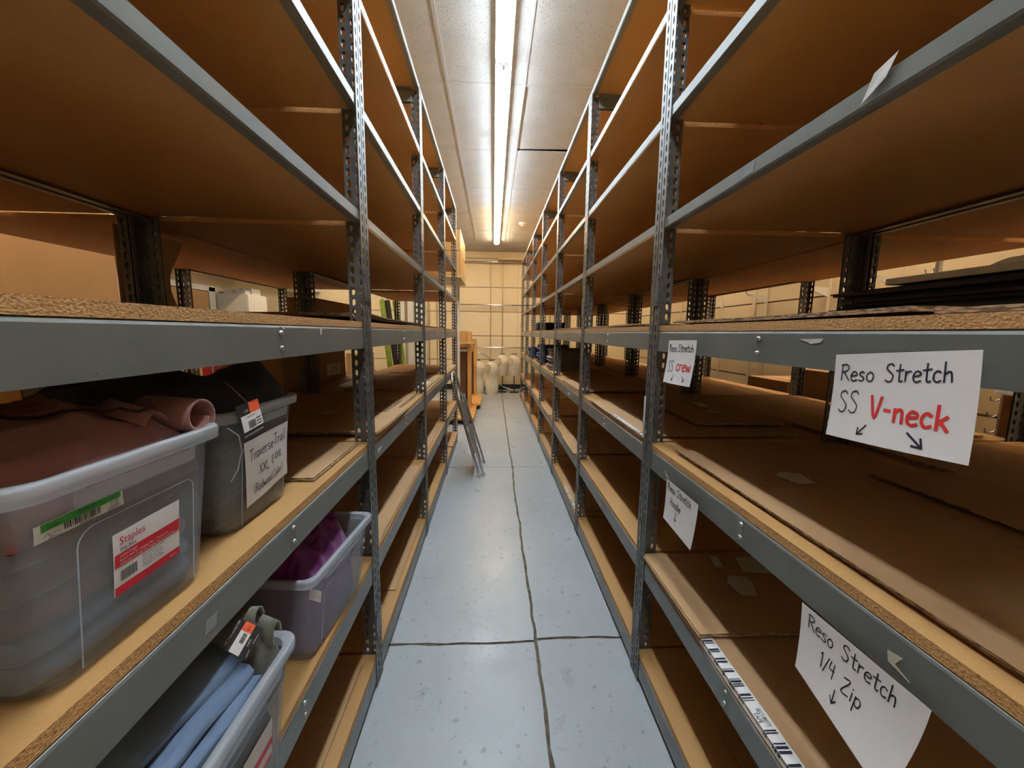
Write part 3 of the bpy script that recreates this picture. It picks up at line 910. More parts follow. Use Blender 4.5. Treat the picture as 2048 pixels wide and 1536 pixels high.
# tub 3, purple, and tub 4, front one on the lower shelf
t3, face3, _ = tub(-0.440, 0.965, 1.372, Z2, 0.832, 0.44, 'plain see-through tub of purple clothes near the left hand post', ang=-0.085, taper=0.024, rc=0.028)
t4, face4, _ = tub(-0.412, 0.470, 0.792, Z2, 0.832, 0.46, 'see-through tub holding blue and olive clothes at the lower left')
P4 = lambda y, z: tub_pt(-0.412, 0.018, Z2, 0.832, y, z)
def w_old(k, fn):
    patch(k[0], 0.0, 0.10, 0.030, 0.045, fn, 4)
    patch(k[0], 0.0, 0.10, 0.0, 0.008, fn, 4)
place_label('worn_label', [P4(0.610, 0.718), P4(0.700, 0.718), P4(0.700, 0.632), P4(0.610, 0.632)], (1, 0, 0), 0.10, 0.088,
            'worn white label with red stripe on the lower left tub', w_old, ('print_red',), paper='paper_grey')
# strips of masking tape left on tub 3
tp = MB()
tp.sheet(lambda u, v: (-0.478+0.030*u-0.004*v, 0.9735-0.0012*v, 0.800-0.030*v-0.010*u), 2, 2, 0.0006, nrm=(0, -1, 0))
solo(tp, 'masking_tape', 'tape', (-0.465, 0.973, 0.77), 'scrap of beige masking tape on the end of the purple clothes tub', 'tape')

# ================================================================== CLOTHES
def fold_noise(x, y, k, seed):
    n = 0.0
    for (fx, fy, ph, am) in k:
        s = math.sin(fx*x+fy*y+ph+1.3*nz(x*6+seed, y*6, seed))
        n += am*(1-abs(s))**1.6
    return n
def pillow(u, v, n=3.2):
    a = max(0.0, 1-abs(2*u-1)**n)**(1/n)
    b = max(0.0, 1-abs(2*v-1)**n)**(1/n)
    return a*b
def heap(mb, x0, x1, y0, y1, zb, top, nx=56, ny=56, n=3.2, mi=0):
    """a soft pile of cloth: closed surface, flat below, top(x,y) above"""
    def up_(u, v):
        x, y = x0+(x1-x0)*u, y0+(y1-y0)*v
        return (x, y, zb+(top(x, y)-zb)*pillow(u, v, n))
    mb.grid(up_, nx, ny, mi)
    def dn(u, v): return (x0+(x1-x0)*(1-u), y0+(y1-y0)*v, zb)
    mb.grid(dn, nx, ny, mi, False)
    return mb
def band(mb, path, width_dir, width, th=0.004):
    """a strip of cloth whose cross-section follows path"""
    W = Vector(width_dir)*width
    P = [Vector(p) for p in path]
    n = len(P)-1
    def at(u):
        f = u*n; i = min(int(f), n-1)
        return P[i].lerp(P[i+1], f-i)
    nr = Vector(width_dir)
    V, Fc = [], []
    N = n*1
    offs = []
    for i, p in enumerate(P):
        t = (P[min(i+1, n)]-P[max(i-1, 0)]).normalized()
        offs.append(t.cross(nr).normalized()*th)
    for i, p in enumerate(P):
        V += [p, p+W, p+W+offs[i], p+offs[i]]
    for i in range(n):
        a, b = 4*i, 4*i+4
        Fc += [(a, a+1, b+1, b), (a+1, a+2, b+2, b+1), (a+2, a+3, b+3, b+2), (a+3, a, b, b+3)]
    mb.add(V, Fc, 0, True)
    mb.add(V, [(0, 3, 2, 1), (4*n, 4*n+1, 4*n+2, 4*n+3)], 0)
def folded(x0, x1, y0, y1, z0, z1, name, m_, label, cat='clothes', group=None, layers=3, seed=1):
    """a garment folded flat: a few soft layers with a rounded fold towards the aisle"""
    mb = MB()
    h = (z1-z0)/layers
    for k in range(layers):
        za, zb = z0+h*k, z0+h*(k+1)
        prof = []
        for j in range(11):
            a = -PI/2+PI*j/10
            prof.append((math.cos(a), (za+zb)/2+0.5*(h*0.94)*math.sin(a)))
        loops = []
        for i in range(9):
            y = y0+(y1-y0)*i/8
            e = 0.004*nz(y*14, k*3.3+seed)
            edge = 0.012*(1-min(1, min(i, 8-i)/1.0))
            xf = max(x0, x1)+e-edge; xb = min(x0, x1)+0.01
            sg = 1
            lo = [(xb, y, za+0.001+edge*.2)]+[(xf-h*0.6+h*0.6*c, y, z+0.003*nz(y*9, z*30, seed)) for c, z in prof]+[(xb, y, zb-0.001)]
            loops.append(lo)
        mb.loft(loops, 0, True, True)
    return solo(mb, name, m_, ((x0+x1)/2, (y0+y1)/2, z0), label, cat, group)

# --- tub 1: blue garment below, brown trousers heaped on top, black behind
folded(-0.88, -0.515, 0.425, 0.664, Z3+0.008, Z3+0.075, 'folded_shirt', 'cloth_blue', 'blue folded garment at the bottom of the nearest tub', layers=2)
folded(-0.88, -0.515, 0.425, 0.664, Z3+0.077, Z3+0.190, 'folded_trousers', 'cloth_brown', 'brown folded trousers inside the nearest tub under the heap', layers=3)
br = thing('trousers', (-0.66, 0.54, Z3+0.19), 'brown trousers heaped over the rim of the nearest tub', 'trousers')
def brown(x, y):
    f = (x+0.86)/(0.36)                       # 0 back .. 1 front
    z = 1.344-0.040*max(0, f-0.45)**1.5-0.03*max(0, 0.4-f)*2+0.016*math.sin((y-0.36)*6.5)
    z += 0.016*nz(x*7, y*7, 2)+0.015*fold_noise(x, y, [(22, 34, 0.6, 1.0), (60, -18, 2.0, 0.6)], 3)
    return z
MB_ = MB(); heap(MB_, -0.875, -0.500, 0.405, 0.668, Z3+0.192, brown, 64, 64, 4.0)
MB_.build('trouser_leg', 'cloth_brown', br)
sm_ = MB().tube([(-0.70+0.014*k, 0.43+0.012*k, brown(-0.70+0.014*k, 0.43+0.012*k)+0.0005) for k in range(15)], 0.0022, 6)
sm_.build('seam', 'cloth_maroon', br)
wb = MB()
sp = []
for k in range(26):
    a = -0.6+k*0.27
    r = 0.034-0.00065*k
    sp.append((-0.575, 0.664+r*math.cos(a)*0.95, 1.334+r*math.sin(a)*0.9))
band(wb, sp, (1, 0.05, -0.08), 0.085, 0.004)
wb.build('waistband', 'cloth_brown', br)
cf = MB()
band(cf, [(-0.575+0.0*i, 0.585+0.014*math.sin(i*PI/10)*0+0.0045*i, 1.352+0.016*math.sin(i*PI/10)) for i in range(11)], (1, -0.1, -0.25), 0.07, 0.003)
cf.build('cuff', 'cloth_brown', br)
# --- tub 2: charcoal garment poking up, its corner lifted
folded(-0.93, -0.555, 0.785, 1.015, Z3+0.008, Z3+0.205, 'folded_trousers', 'cloth_charcoal', 'dark grey folded garments filling the second tub', layers=4)
ch = MB()
def char(x, y):
    f = (x+0.93)/0.40
    z = 1.345+0.062*math.exp(-((y-0.995)/0.045)**2-((x+0.60)/0.07)**2)+0.045*math.exp(-((y-0.90)/0.06)**2-((x+0.72)/0.09)**2)
    return z+0.012*nz(x*8, y*8, 9)+0.008*fold_noise(x, y, [(30, 14, 0.2, 1.0)], 6)
heap(ch, -0.93, -0.535, 0.772, 1.030, Z3+0.207, char, 60, 60, 6.0)
solo(ch, 'jacket', 'cloth_charcoal', (-0.73, 0.9, Z3+0.207), 'dark charcoal jacket piled above the rim of the second tub', 'jacket')
bb = MB()
def blk2(x, y): return 1.362+0.035*math.exp(-((y-1.24)/0.07)**2)+0.018*nz(x*6, y*9, 5)
heap(bb, -1.19, -0.985, 0.95, 1.37, Z3, blk2, 40, 48, 3.0)
solo(bb, 'sweater', 'cloth_black', (-1.08, 1.16, Z3), 'black clothes piled on the shelf behind the two upper tubs', 'clothes')
# --- tub 3: crumpled purple
pu = MB()
def purp(x, y):
    z = 0.828+0.045*math.exp(-((y-1.22)/0.10)**2-((x+0.60)/0.10)**2)+0.03*math.exp(-((y-1.06)/0.06)**2-((x+0.56)/0.08)**2)
    z += 0.042*nz(x*13, y*13, 1)+0.026*fold_noise(x, y, [(40, 26, 0.5, 1.0), (-34, 48, 1.7, 0.9), (90, -50, 0.4, 0.5)], 8)+0.010*abs(nz(x*34, y*34, 6))
    return z
heap(pu, -0.83, -0.494, 1.012, 1.316, Z2+0.008, purp, 84, 84, 5.0)
solo(pu, 'shirt', 'cloth_purple', (-0.66, 1.16, Z2+0.008), 'crumpled purple shirt filling the tub near the left hand post', 'shirt')
# --- tub 4: blue jacket in long folds, olive trousers with a tag, dark things behind
folded(-0.82, -0.455, 0.51, 0.755, Z2+0.008, Z2+0.17, 'folded_trousers', 'cloth_navy', 'navy folded garments inside the lower left tub', layers=3)
bl = thing('jacket', (-0.58, 0.57, Z2+0.172), 'pale blue jacket lying in long folds over the lower left tub', 'jacket')
mbl = MB()
def blue(x, y):
    f = (x+0.80)/0.36
    d = 0.0
    z = 0.846-0.060*max(0, f-0.60)*2.2+0.016*math.exp(-((y-0.68)/0.04)**2-((x+0.50)/0.06)**2)
    z += 0.024*fold_noise(x, y, [(62, -14, 0.9, 1.0)], 2)*(0.2+f)+0.008*nz(x*9, y*9, 4)
    return z
heap(mbl, -0.80, -0.436, 0.497, 0.702, Z2+0.172, blue, 80, 64, 4.0)
mbl.build('body', 'cloth_blue', bl)
slv = MB()
PF = [(-0.640, 0.868), (-0.600, 0.880), (-0.560, 0.886), (-0.525, 0.882), (-0.500, 0.872), (-0.486, 0.860), (-0.484, 0.850), (-0.492, 0.845), (-0.512, 0.850), (-0.534, 0.853), (-0.545, 0.847),
      (-0.535, 0.839), (-0.512, 0.838), (-0.488, 0.846), (-0.470, 0.848), (-0.458, 0.841), (-0.456, 0.832), (-0.466, 0.828), (-0.486, 0.832), (-0.500, 0.829), (-0.494, 0.821), (-0.470, 0.822), (-0.450, 0.828), (-0.438, 0.822), (-0.436, 0.812)]
def fold_pt(u, v):
    f = u*(len(PF)-1); i = min(int(f), len(PF)-2); t_ = f-i
    x = PF[i][0]*(1-t_)+PF[i+1][0]*t_; z = PF[i][1]*(1-t_)+PF[i+1][1]*t_
    y = 0.490+0.205*v
    k = 1-0.30*max(0, v-0.75)*2
    z = 0.822+(z-0.822)*k-0.018*(1-v)
    x += 0.030*v-0.022+0.008*nz(y*14, u*5, 3)
    z += 0.006*nz(y*11, u*7, 9)+0.008*math.sin(v*5+u*3)*(1-u)
    y += 0.020*math.sin(u*6.0)*v
    return (x, y, z)
slv.sheet(fold_pt, 72, 26, 0.0022, nrm=(0.35, 0, 0.94))
slv.build('folded_sleeve', 'cloth_blue', bl)
ol = thing('trousers', (-0.53, 0.73, Z2+0.172), 'olive trousers with a price tag at the far end of the lower left tub', 'trousers')
mol = MB()
def olive(x, y):
    z = 0.872+0.052*math.exp(-((x+0.495)/0.045)**2)+0.010*nz(x*10, y*10, 7)
    return z+0.010*fold_noise(x, y, [(60, 10, 0.3, 1.0)], 5)
heap(mol, -0.66, -0.440, 0.703, 0.768, Z2+0.172, olive, 48, 30, 3.4)
mol.build('leg', 'cloth_olive', ol)
lo_ = MB()
band(lo_, [(-0.505, 0.738+0.014*math.cos(a*0.33), 0.896+0.022*math.sin(a*0.33)) for a in range(14)], (1, 0, 0.05), 0.04, 0.005)
band(lo_, [(-0.466, 0.744+0.012*math.cos(a*0.33), 0.872+0.026*math.sin(a*0.33)) for a in range(12)], (1, 0, -0.5), 0.03, 0.005)
lo_.build('waistband', 'cloth_olive', ol)
dk = MB()
heap(dk, -1.03, -0.885, 0.45, 0.95, Z2, lambda x, y: 0.86+0.03*nz(x*8, y*8, 3), 30, 40)
solo(dk, 'sweater', 'cloth_maroon', (-0.9, 0.7, Z2), 'dark maroon sweater behind the lower left tub', 'sweater')

# hang tags
def hang_tag(C, nrm, W, Hh, label, flip):
    N = Vector(nrm).normalized()
    t = thing('price_tag', (Vector(C[2])+Vector(C[3]))*0.5, label, 'tag', 'price tags on clothes')
    Cv = [Vector(c) for c in C]
    sf = lambda u, v: bil(Cv, u, v)
    MB().sheet(sf, 3, 3, 0.0006, nrm=N).build('card', 'print_black', t)
    fn = lambda a, b: sf(a/W, 1-b/Hh)+N*0.0004
    f2 = lambda a, b: sf(a/W, 1-b/Hh)+N*0.0008
    wht, org, ink = MB(), MB(), MB()
    if flip:
        patch(wht, 0.10*W, 0.98*W, 0.20*Hh, 0.66*Hh, fn)
        patch(org, 0.52*W, 0.98*W, 0.66*Hh, 0.99*Hh, fn)
        barcode(ink, 0.34*W, 0.66*W, 0.24*Hh, 0.46*Hh, f2, 5)
        typeset(wht, 'LIVE YOUR ADVENTURE', 0.06*W, 0.06*Hh, 0.07*Hh, fn, 0.86*W)
        typeset(wht, 'LESS', 0.30*W, 0.74*Hh, 0.10*Hh, fn, 0.16*W)
        for j in range(3): patch(ink, 0.70*W, 0.92*W, (0.26+0.09*j)*Hh, (0.29+0.09*j)*Hh, f2)
        typeset(ink, 'M TRAVERSE PANT', 0.30*W, 0.56*Hh, 0.08*Hh, f2, 0.4*W)
    else:
        patch(wht, 0.02*W, 0.70*W, 0.30*Hh, 0.66*Hh, fn)
        patch(org, 0.70*W, 0.99*W, 0.30*Hh, 0.66*Hh, fn)
        barcode(ink, 0.36*W, 0.66*W, 0.38*Hh, 0.52*Hh, f2, 6)
        typeset(ink, '$4.97', 0.76*W, 0.42*Hh, 0.10*Hh, f2, 0.16*W)
        typeset(wht, 'LIVE YOUR ADVENTURE', 0.10*W, 0.82*Hh, 0.10*Hh, fn, 0.82*W)
        typeset(wht, 'CURTIS', 0.36*W, 0.18*Hh, 0.09*Hh, fn, 0.22*W)
        stroke(wht, [(0.1*W, 0.06*Hh), (0.3*W, 0.09*Hh)], 0.0008, fn)
        stroke(wht, [(0.5*W, 0.08*Hh), (0.8*W, 0.07*Hh)], 0.0008, fn)
    wht.build('print', 'paper', t)['kind'] = 'stuff'; org.build('price_sticker', 'sticker_orange', t); ink.build('barcode', 'print_black', t)['kind'] = 'stuff'
    return t
tg = hang_tag([(-0.500, 0.772, 1.324), (-0.500, 0.846, 1.330), (-0.492, 0.852, 1.262), (-0.492, 0.776, 1.254)], (1, -0.1, 0.1), 0.075, 0.068,
         'black price tag with orange sticker hanging over the rim of the second tub', True)
MB().tube([(-0.56, 0.842, 1.362), (-0.53, 0.826, 1.345), (-0.5, 0.812, 1.324)], 0.0007, 5).build('tag_string', 'paper', tg)
hang_tag([(-0.498, 0.669, 0.899), (-0.485, 0.707, 0.930), (-0.444, 0.716, 0.895), (-0.457, 0.678, 0.860)], (0.45, -0.70, 0.55), 0.058, 0.055,
         'black price tag with orange sticker lying on the olive trousers', False)
MB_s = MB().tube([(-0.470, 0.700, 1.300), (-0.462, 0.716, 1.282), (-0.466, 0.728, 1.250), (-0.472, 0.722, 1.215), (-0.482, 0.716, 1.195)], 0.0011, 6)
solo(MB_s, 'string_loop', 'string', (-0.47, 0.71, 1.195), 'loose string loop hanging between the two upper tubs', 'string')

# ================================================================== THINGS ON THE SHELVES
LV = {1: 'floor-level', 2: 'knee-high', 3: 'waist-high', 4: 'eye-level'}
def sheet(side, bay, lv, y0, y1, a, b, label, seed=1, lift=(0, 0), warp=0.003, layers=1, dz=0.0, m_='cardboard', skew=0.0, cut=0.0):
    """flat cardboard lying on a board; a,b = distances in from the aisle face; y from the near end of the bay"""
    s, X, Y = {'R': (1, XR, YR0), 'L': (-1, XL, YL0), 'RB': (1, XR+DR+0.012, YR0), 'LB': (-1, XL-DL-0.008, YL0)}[side]
    Yb = Y+BAY*bay
    z0 = BT[lv-1]+0.0008+dz
    loc = (X+s*(a+b)/2, Yb+(y0+y1)/2, z0)
    mb = MB()
    for k in range(layers):
        th = 0.004
        def fn(u, v, k=k):
            x = X+s*(a+(b-a)*(u if s > 0 else 1-u)+skew*(v-.5)+0.004*k*(1 if k % 2 else -1))
            y = Yb+y0+(y1-y0)*v+0.003*k
            if cut and u < 0.2 and v < 0.3: y = Yb+y0+(y1-y0)*max(v, 0.3-1.5*u) if False else y
            z = z0+th*(k+1)+0.0006*k+warp*(0.5+0.5*nz(x*3+seed, y*3, seed))+lift[0]*(1-v)**3+lift[1]*v**3
            return (x, y, z)
        mb.sheet(fn, 10, 14, th, 0, 1)
    return solo(mb, 'cardboard_sheet', [m_, 'cardboard_edge'], loc, label, 'cardboard', 'flat cardboard on the shelves')

# right row
sheet('R', 0, 4, 0.30, 1.08, 0.02, 0.40, 'curled cardboard sheet at the front of the right eye-level shelf above the V-neck sign', 3, (0.004, 0.002), 0.006, 2)
sheet('R', 0, 4, 0.02, 0.27, 0.03, 0.46, 'short cardboard sheet under the black boards on the right eye-level shelf', 9, warp=0.002, layers=2)
big = sheet('R', 0, 3, 0.03, 1.05, 0.052, 0.70, 'large brown cardboard sheet on the right waist-high shelf behind the V-neck sign', 4, layers=3, warp=0.002)
ov = sheet('R', 0, 3, 0.10, 0.78, 0.50, 0.775, 'upper cardboard sheet overlapping the large one beside the rear posts', 6, (0.012, 0.0), 0.004, 1, dz=0.022, m_='cardboard_b')
sheet('R', 0, 2, 0.74, 1.172, -0.006, 0.74, 'pale cardboard sheet at the far end of the right knee-high shelf', 5, (0.006, 0.0), 0.004, 2, dz=0.004)
tpd = sheet('R', 0, 2, 0.03, 0.76, 0.004, 0.72, 'cardboard sheet edged with security tape on the right knee-high shelf', 8, (0, 0.0), 0.002, 1)
sheet('R', 0, 1, 0.10, 0.86, 0.16, 0.74, 'dark cardboard sheet on the lowest right shelf beside the camera', 7, m_='cardboard_b')
sheet('R', 1, 4, 0.30, 1.19, 0.02, 0.60, 'cardboard sheets on the eye-level shelf of the second right bay', 2, (0.004, 0.0), 0.004, 2)
s13 = sheet('R', 1, 3, 0.05, 0.92, 0.000, 0.70, 'cardboard sheet edged with security tape on the waist-high shelf of the second right bay', 3, (0.004, 0.004), 0.005, 1)
sheet('R', 1, 3, 0.20, 1.10, 0.34, 0.785, 'dark cardboard sheet with torn labels at the back of the second right bay', 12, (0.004, 0.0), 0.004, 2, dz=0.014, m_='cardboard_b', skew=0.05)
sheet('R', 2, 4, 0.10, 1.15, 0.02, 0.55, 'cardboard sheets on the eye-level shelf of the third right bay', 5, (0.0, 0.004), 0.005, 2)
sheet('R', 2, 3, 0.05, 0.75, 0.010, 0.62, 'cardboard sheet on the waist-high shelf of the third right bay', 1, (0.008, 0.0), 0.004, 2)
sheet('R', 2, 2, 0.10, 0.62, -0.012, 0.55, 'cardboard flap hanging over the knee-high shelf of the third right bay', 2, (0.002, 0.004), 0.004, 1)
s21 = sheet('R', 2, 1, 0.08, 0.80, 0.012, 0.60, 'cardboard sheet edged with security tape on the lowest shelf of the third right bay', 7)
sheet('R', 3, 3, 0.05, 1.10, 0.012, 0.60, 'cardboard sheet on the waist-high shelf of the fourth right bay', 4)
sheet('R', 3, 2, 0.25, 0.95, -0.010, 0.50, 'cardboard flap on the knee-high shelf of the fourth right bay', 6, (0.004, 0))
sheet('R', 3, 1, 0.20, 1.10, 0.015, 0.60, 'cardboard sheet on the lowest shelf of the fourth right bay', 3)
sheet('R', 4, 2, 0.10, 1.10, 0.010, 0.60, 'cardboard sheet on the knee-high shelf of the fifth right bay', 3)
sheet('RB', 1, 3, 0.05, 1.15, 0.02, 0.70, 'cardboard sheet on the waist-high shelf of the second bay behind the right row', 3, layers=2)
sheet('RB', 0, 3, 0.30, 1.18, 0.02, 0.50, 'cardboard sheet on the waist-high shelf of the first bay behind the right row', 5, layers=2)
sheet('RB', 2, 4, 0.05, 1.15, 0.02, 0.60, 'dark cardboard sheet on the eye-level shelf of the third bay behind the right row', 6, layers=2, m_='cardboard_b')
# left row
sheet('L', 0, 1, 0.05, 1.15, 0.050, 0.74, 'cardboard sheet on the lowest left shelf nearest the camera', 5)
sheet('L', 0, 3, 0.80, 1.17, 0.035, 0.49, 'cardboard sheet beyond the two upper tubs on the left waist-high shelf', 3, layers=2)
sheet('L', 1, 4, 0.04, 0.98, 0.010, 0.62, 'warped cardboard sheets on the eye-level shelf of the second left bay', 3, (0.016, 0.0), 0.010, 3)
sheet('L', 1, 3, 0.05, 0.62, -0.006, 0.70, 'pale cardboard sheet on the waist-high shelf of the second left bay', 4, (0.012, 0.004), 0.004, 2)
pr_ = sheet('L', 1, 3, 0.60, 1.12, 0.045, 0.70, 'printed cardboard sheet on the waist-high shelf of the second left bay', 6, (0.004, 0), 0.003, 2)
sheet('L', 1, 2, 0.03, 1.05, 0.010, 0.72, 'cardboard sheet on the knee-high shelf of the second left bay', 7, layers=2)
sheet('L', 1, 1, 0.40, 1.12, 0.030, 0.72, 'cardboard sheet on the lowest shelf of the second left bay', 8)
sheet('L', 2, 4, 0.05, 1.00, 0.010, 0.55, 'cardboard sheet on the eye-level shelf of the third left bay', 9, (0.002, 0.0), 0.006)
sheet('L', 2, 3, 0.10, 1.05, 0.020, 0.60, 'cardboard sheet on the waist-high shelf of the third left bay', 1, layers=2)
sheet('L', 2, 2, 0.05, 1.10, 0.025, 0.65, 'cardboard sheet on the knee-high shelf of the third left bay', 2)
sheet('L', 3, 3, 0.10, 1.10, 0.020, 0.60, 'cardboard sheet on the waist-high shelf of the fourth left bay', 6)
sheet('L', 3, 1, 0.55, 1.172, -0.004, 0.50, 'cardboard sheet on the lowest shelf of the fourth left bay', 4, (0.004, 0.02))

# security tape: white strip with black bars along the front edge of three sheets
def sec_tape(x, y0, y1, z, label, w_=0.034, seed=3):
    t = thing('security_tape', (x, (y0+y1)/2, z), label, 'tape', 'strips of security tape')
    L_ = y1-y0
    rr = random.Random(seed)
    def sf(a, b):                       # a along, b across (0 front edge hanging, 1 on the sheet)
        y = y1-a
        wob = 0.0035*nz(y*22, seed)
        if b < 0.35*w_: return Vector((x-0.0015, y, z-(0.35*w_-b)+wob))
        return Vector((x-0.001+(b-0.35*w_), y, z+0.0012+0.0008*nz(y*60, b*90)))
    mb = MB()
    n = int(L_/0.01)
    bs = [0.0, 0.35*w_-1e-6, 0.35*w_, 0.7*w_, w_]
    V = [sf(L_*i/n, b) for i in range(n+1) for b in bs]
    m_ = len(bs)
    mb.add(V, [(i*m_+j, i*m_+j+1, (i+1)*m_+j+1, (i+1)*m_+j) for i in range(n) for j in range(m_-1)], 0, True)
    mb.build('strip', 'paper', t)
    off = lambda a, b: sf(a, b)+Vector((-0.0006, 0, 0.0009))
    pr = MB()
    a = 0.012
    while a < L_-0.03:
        for k in range(rr.choice((2, 3, 4))):
            ww = rr.choice((0.002, 0.003, 0.006))
            if a+ww < L_:
                for b0, b1 in ((0.15*w_, 0.35*w_-1e-5), (0.35*w_, 0.9*w_)):
                    pr.add([off(a, b0), off(a+ww, b0), off(a+ww, b1), off(a, b1)], [(0, 1, 2, 3)])
            a += ww+rr.choice((0.003, 0.004))
        a += 0.016
        if rr.random() < 0.3 and a < L_-0.07:
            typeset(pr, 'SECURITY', a, 0.64*w_, 0.30*w_, off, 0.045)
            typeset(pr, 'TAPE', a+0.010, 0.38*w_, 0.30*w_, off, 0.026)
            a += 0.052
    pr.build('print', 'ink', t)['kind'] = 'stuff'
    return t
sec_tape(XR+0.006, 0.345, 1.035, BT[1]+0.0065, 'white security tape with black bars along the front of the right knee-high shelf', 0.052)
sec_tape(XR+0.004, 1.56, 2.02, BT[2]+0.010, 'white security tape on the cardboard of the second right waist-high shelf', 0.028, 5)
sec_tape(XR+0.012, 2.84, 3.30, BT[0]+0.006, 'white security tape on the lowest shelf of the third right bay', 0.028, 7)

def scrap(name, pts, nrm, m_, label, cat, th=0.0005):
    """a torn piece of paper or tape lying on a surface"""
    N = Vector(nrm)*th
    P = [Vector(p) for p in pts]
    n = len(P)
    mb = MB()
    V = [p+N for p in P]+[p for p in P]
    mb.add(V, [tuple(range(n)), tuple(reversed(range(n, 2*n)))]+[((i+1) % n, i, n+i, n+(i+1) % n) for i in range(n)])
    return solo(mb, name, m_, tuple(sum(P, Vector())/n), label, cat, 'scraps of tape and paper')
def on_R(y, z): return (XR+0.0028, y, z)
def on_L(y, z): return (XL-0.0028, y, z)
scrap('tape_scrap', [on_R(0.775, 1.468), on_R(0.715, 1.470), on_R(0.722, 1.462), on_R(0.745, 1.459), on_R(0.752, 1.462)], (-1, 0, 0), 'tape', 'torn white tape left of the V-neck sign on the eye-level beam', 'tape')
scrap('tape_scrap', [on_R(1.27, 1.466), on_R(1.262, 1.474), on_R(1.24, 1.474), on_R(1.235, 1.464)], (-1, 0, 0), 'tape_clear', 'clear tape tab above the crew sign', 'tape')
scrap('tape_scrap', [(XR-0.001, 0.672, 1.902), (XR-0.001, 0.634, 1.912), (XR-0.001, 0.650, 1.884), (XR-0.001, 0.690, 1.864)], (-1, 0, 0), 'tape', 'torn white label on the beam at the upper right', 'tape')
scrap('tape_scrap', [on_R(1.01, 1.893), on_R(0.97, 1.893), on_R(0.975, 1.866), on_R(1.015, 1.866)], (-1, 0, 0), 'tape_clear', 'strip of clear tape along the upper right beam', 'tape')
scrap('tape_scrap', [on_R(0.915, 1.018), on_R(0.893, 1.018), on_R(0.890, 0.965), on_R(0.908, 0.962)], (-1, 0, 0), 'tape_clear', 'clear tape wrapped over the right waist-high beam', 'tape')
scrap('tape_scrap', [on_R(0.528, 0.985), on_R(0.505, 0.990), on_R(0.515, 0.972), on_R(0.492, 0.962), on_R(0.525, 0.968)], (-1, 0, 0), 'foam_grey', 'scraped patch of old tape above the zip sign', 'tape')
scrap('tape_scrap', [on_R(1.335, 0.988), on_R(1.318, 0.974), on_R(1.290, 0.969), on_R(1.325, 0.968)], (-1, 0, 0), 'tape', 'scrap of white tape above the hoodie sign', 'tape')
scrap('tape_scrap', [on_L(0.905, 1.483), on_L(0.93, 1.483), on_L(0.922, 1.474)], (1, 0, 0), 'tape', 'white tape corner on the left eye-level beam', 'tape')
scrap('tape_scrap', [on_L(1.105, 1.483), on_L(1.125, 1.483), on_L(1.118, 1.462), on_L(1.109, 1.462)], (1, 0, 0), 'tape', 'sliver of white tape near the left post', 'tape')
scrap('tape_scrap', [on_L(0.618, 0.990), on_L(0.645, 0.990), on_L(0.640, 0.968), on_L(0.612, 0.968)], (1, 0, 0), 'tape_clear', 'square of clear tape on the left waist-high beam', 'tape')
scrap('tape_scrap', [on_L(1.60, 0.99), on_L(1.66, 0.985), on_L(1.65, 0.978), on_L(1.60, 0.968)], (1, 0, 0), 'tape', 'white scrap on the waist-high beam just past the left post', 'tape')
scrap('tape_scrap', [on_R(3.20, 0.99), on_R(3.12, 0.99), on_R(3.12, 0.972), on_R(3.20, 0.972)], (-1, 0, 0), 'paper', 'small white sticker on the waist-high beam of the third right bay', 'sticker')
def flat(xa, ya, z, pts): return [(xa+a, ya+b, z) for a, b in pts]
scrap('paper_scrap', flat(0.86, 1.06, BT[2]+0.0183, [(0, -0.05), (0.05, -0.045), (0.07, 0.03), (0.02, 0.05), (-0.02, 0.02)]), (0, 0, 1), 'paper_grey', 'torn white paper on the large cardboard of the right waist-high shelf', 'paper')
scrap('paper_scrap', flat(1.16, 2.10, BT[2]+0.030, [(0, 0), (0.05, -0.01), (0.08, 0.14), (0.03, 0.16)]), (0, 0, 1), 'paper_grey', 'long torn label on the dark cardboard of the second right bay', 'paper')
scrap('paper_scrap', flat(1.13, 1.95, BT[2]+0.030, [(0, -0.02), (0.06, -0.01), (0.07, 0.06), (0.01, 0.05)]), (0, 0, 1), 'paper_grey', 'short torn label on the dark cardboard of the second right bay', 'paper')
zz = BT[1]+0.0205
mbp = scrap('tape_scrap', flat(0.86, 1.25, zz, [(0, -0.05), (0.05, -0.06), (0.085, 0.02), (0.075, 0.05), (0.02, 0.06), (-0.01, 0.02)]), (0, 0, 1), 'tape', 'square of security tape stuck on the pale cardboard of the right knee-high shelf', 'tape')
scrap('paper_scrap', flat(0.86, 1.36, zz, [(0, 0), (0.03, 0), (0.05, 0.07), (0.02, 0.08)]), (0, 0, 1), 'tape', 'small sticker on the pale cardboard of the right knee-high shelf', 'sticker')
scrap('paper_scrap', flat(0.95, 1.33, zz, [(0, 0), (0.13, -0.02), (0.16, 0.09), (0.03, 0.10)]), (0, 0, 1), 'tape', 'shipping label on the pale cardboard of the right knee-high shelf', 'label')
scrap('paper_scrap', flat(-0.66, 2.02, BT[2]+0.016, [(0, 0), (0.11, 0), (0.11, 0.34), (0, 0.34)]), (0, 0, 1), 'ink_brown', 'printed brown patch on the cardboard of the second left bay', 'label')
scrap('paper_scrap', flat(-0.62, 2.95, BT[2]+0.014, [(0, 0), (0.09, 0.02), (0.10, 0.30), (0.03, 0.38), (-0.02, 0.3)]), (0, 0, 1), 'foam_grey', 'pale green printed flap on the cardboard of the third left bay', 'paper')
scrap('paper_scrap', flat(-0.90, 1.95, BT[2]+0.016, [(0, 0), (0.1, 0.01), (0.12, 0.07), (0.04, 0.10)]), (0, 0, 1), 'bubble', 'crinkled clear tape on the cardboard of the second left bay', 'tape')

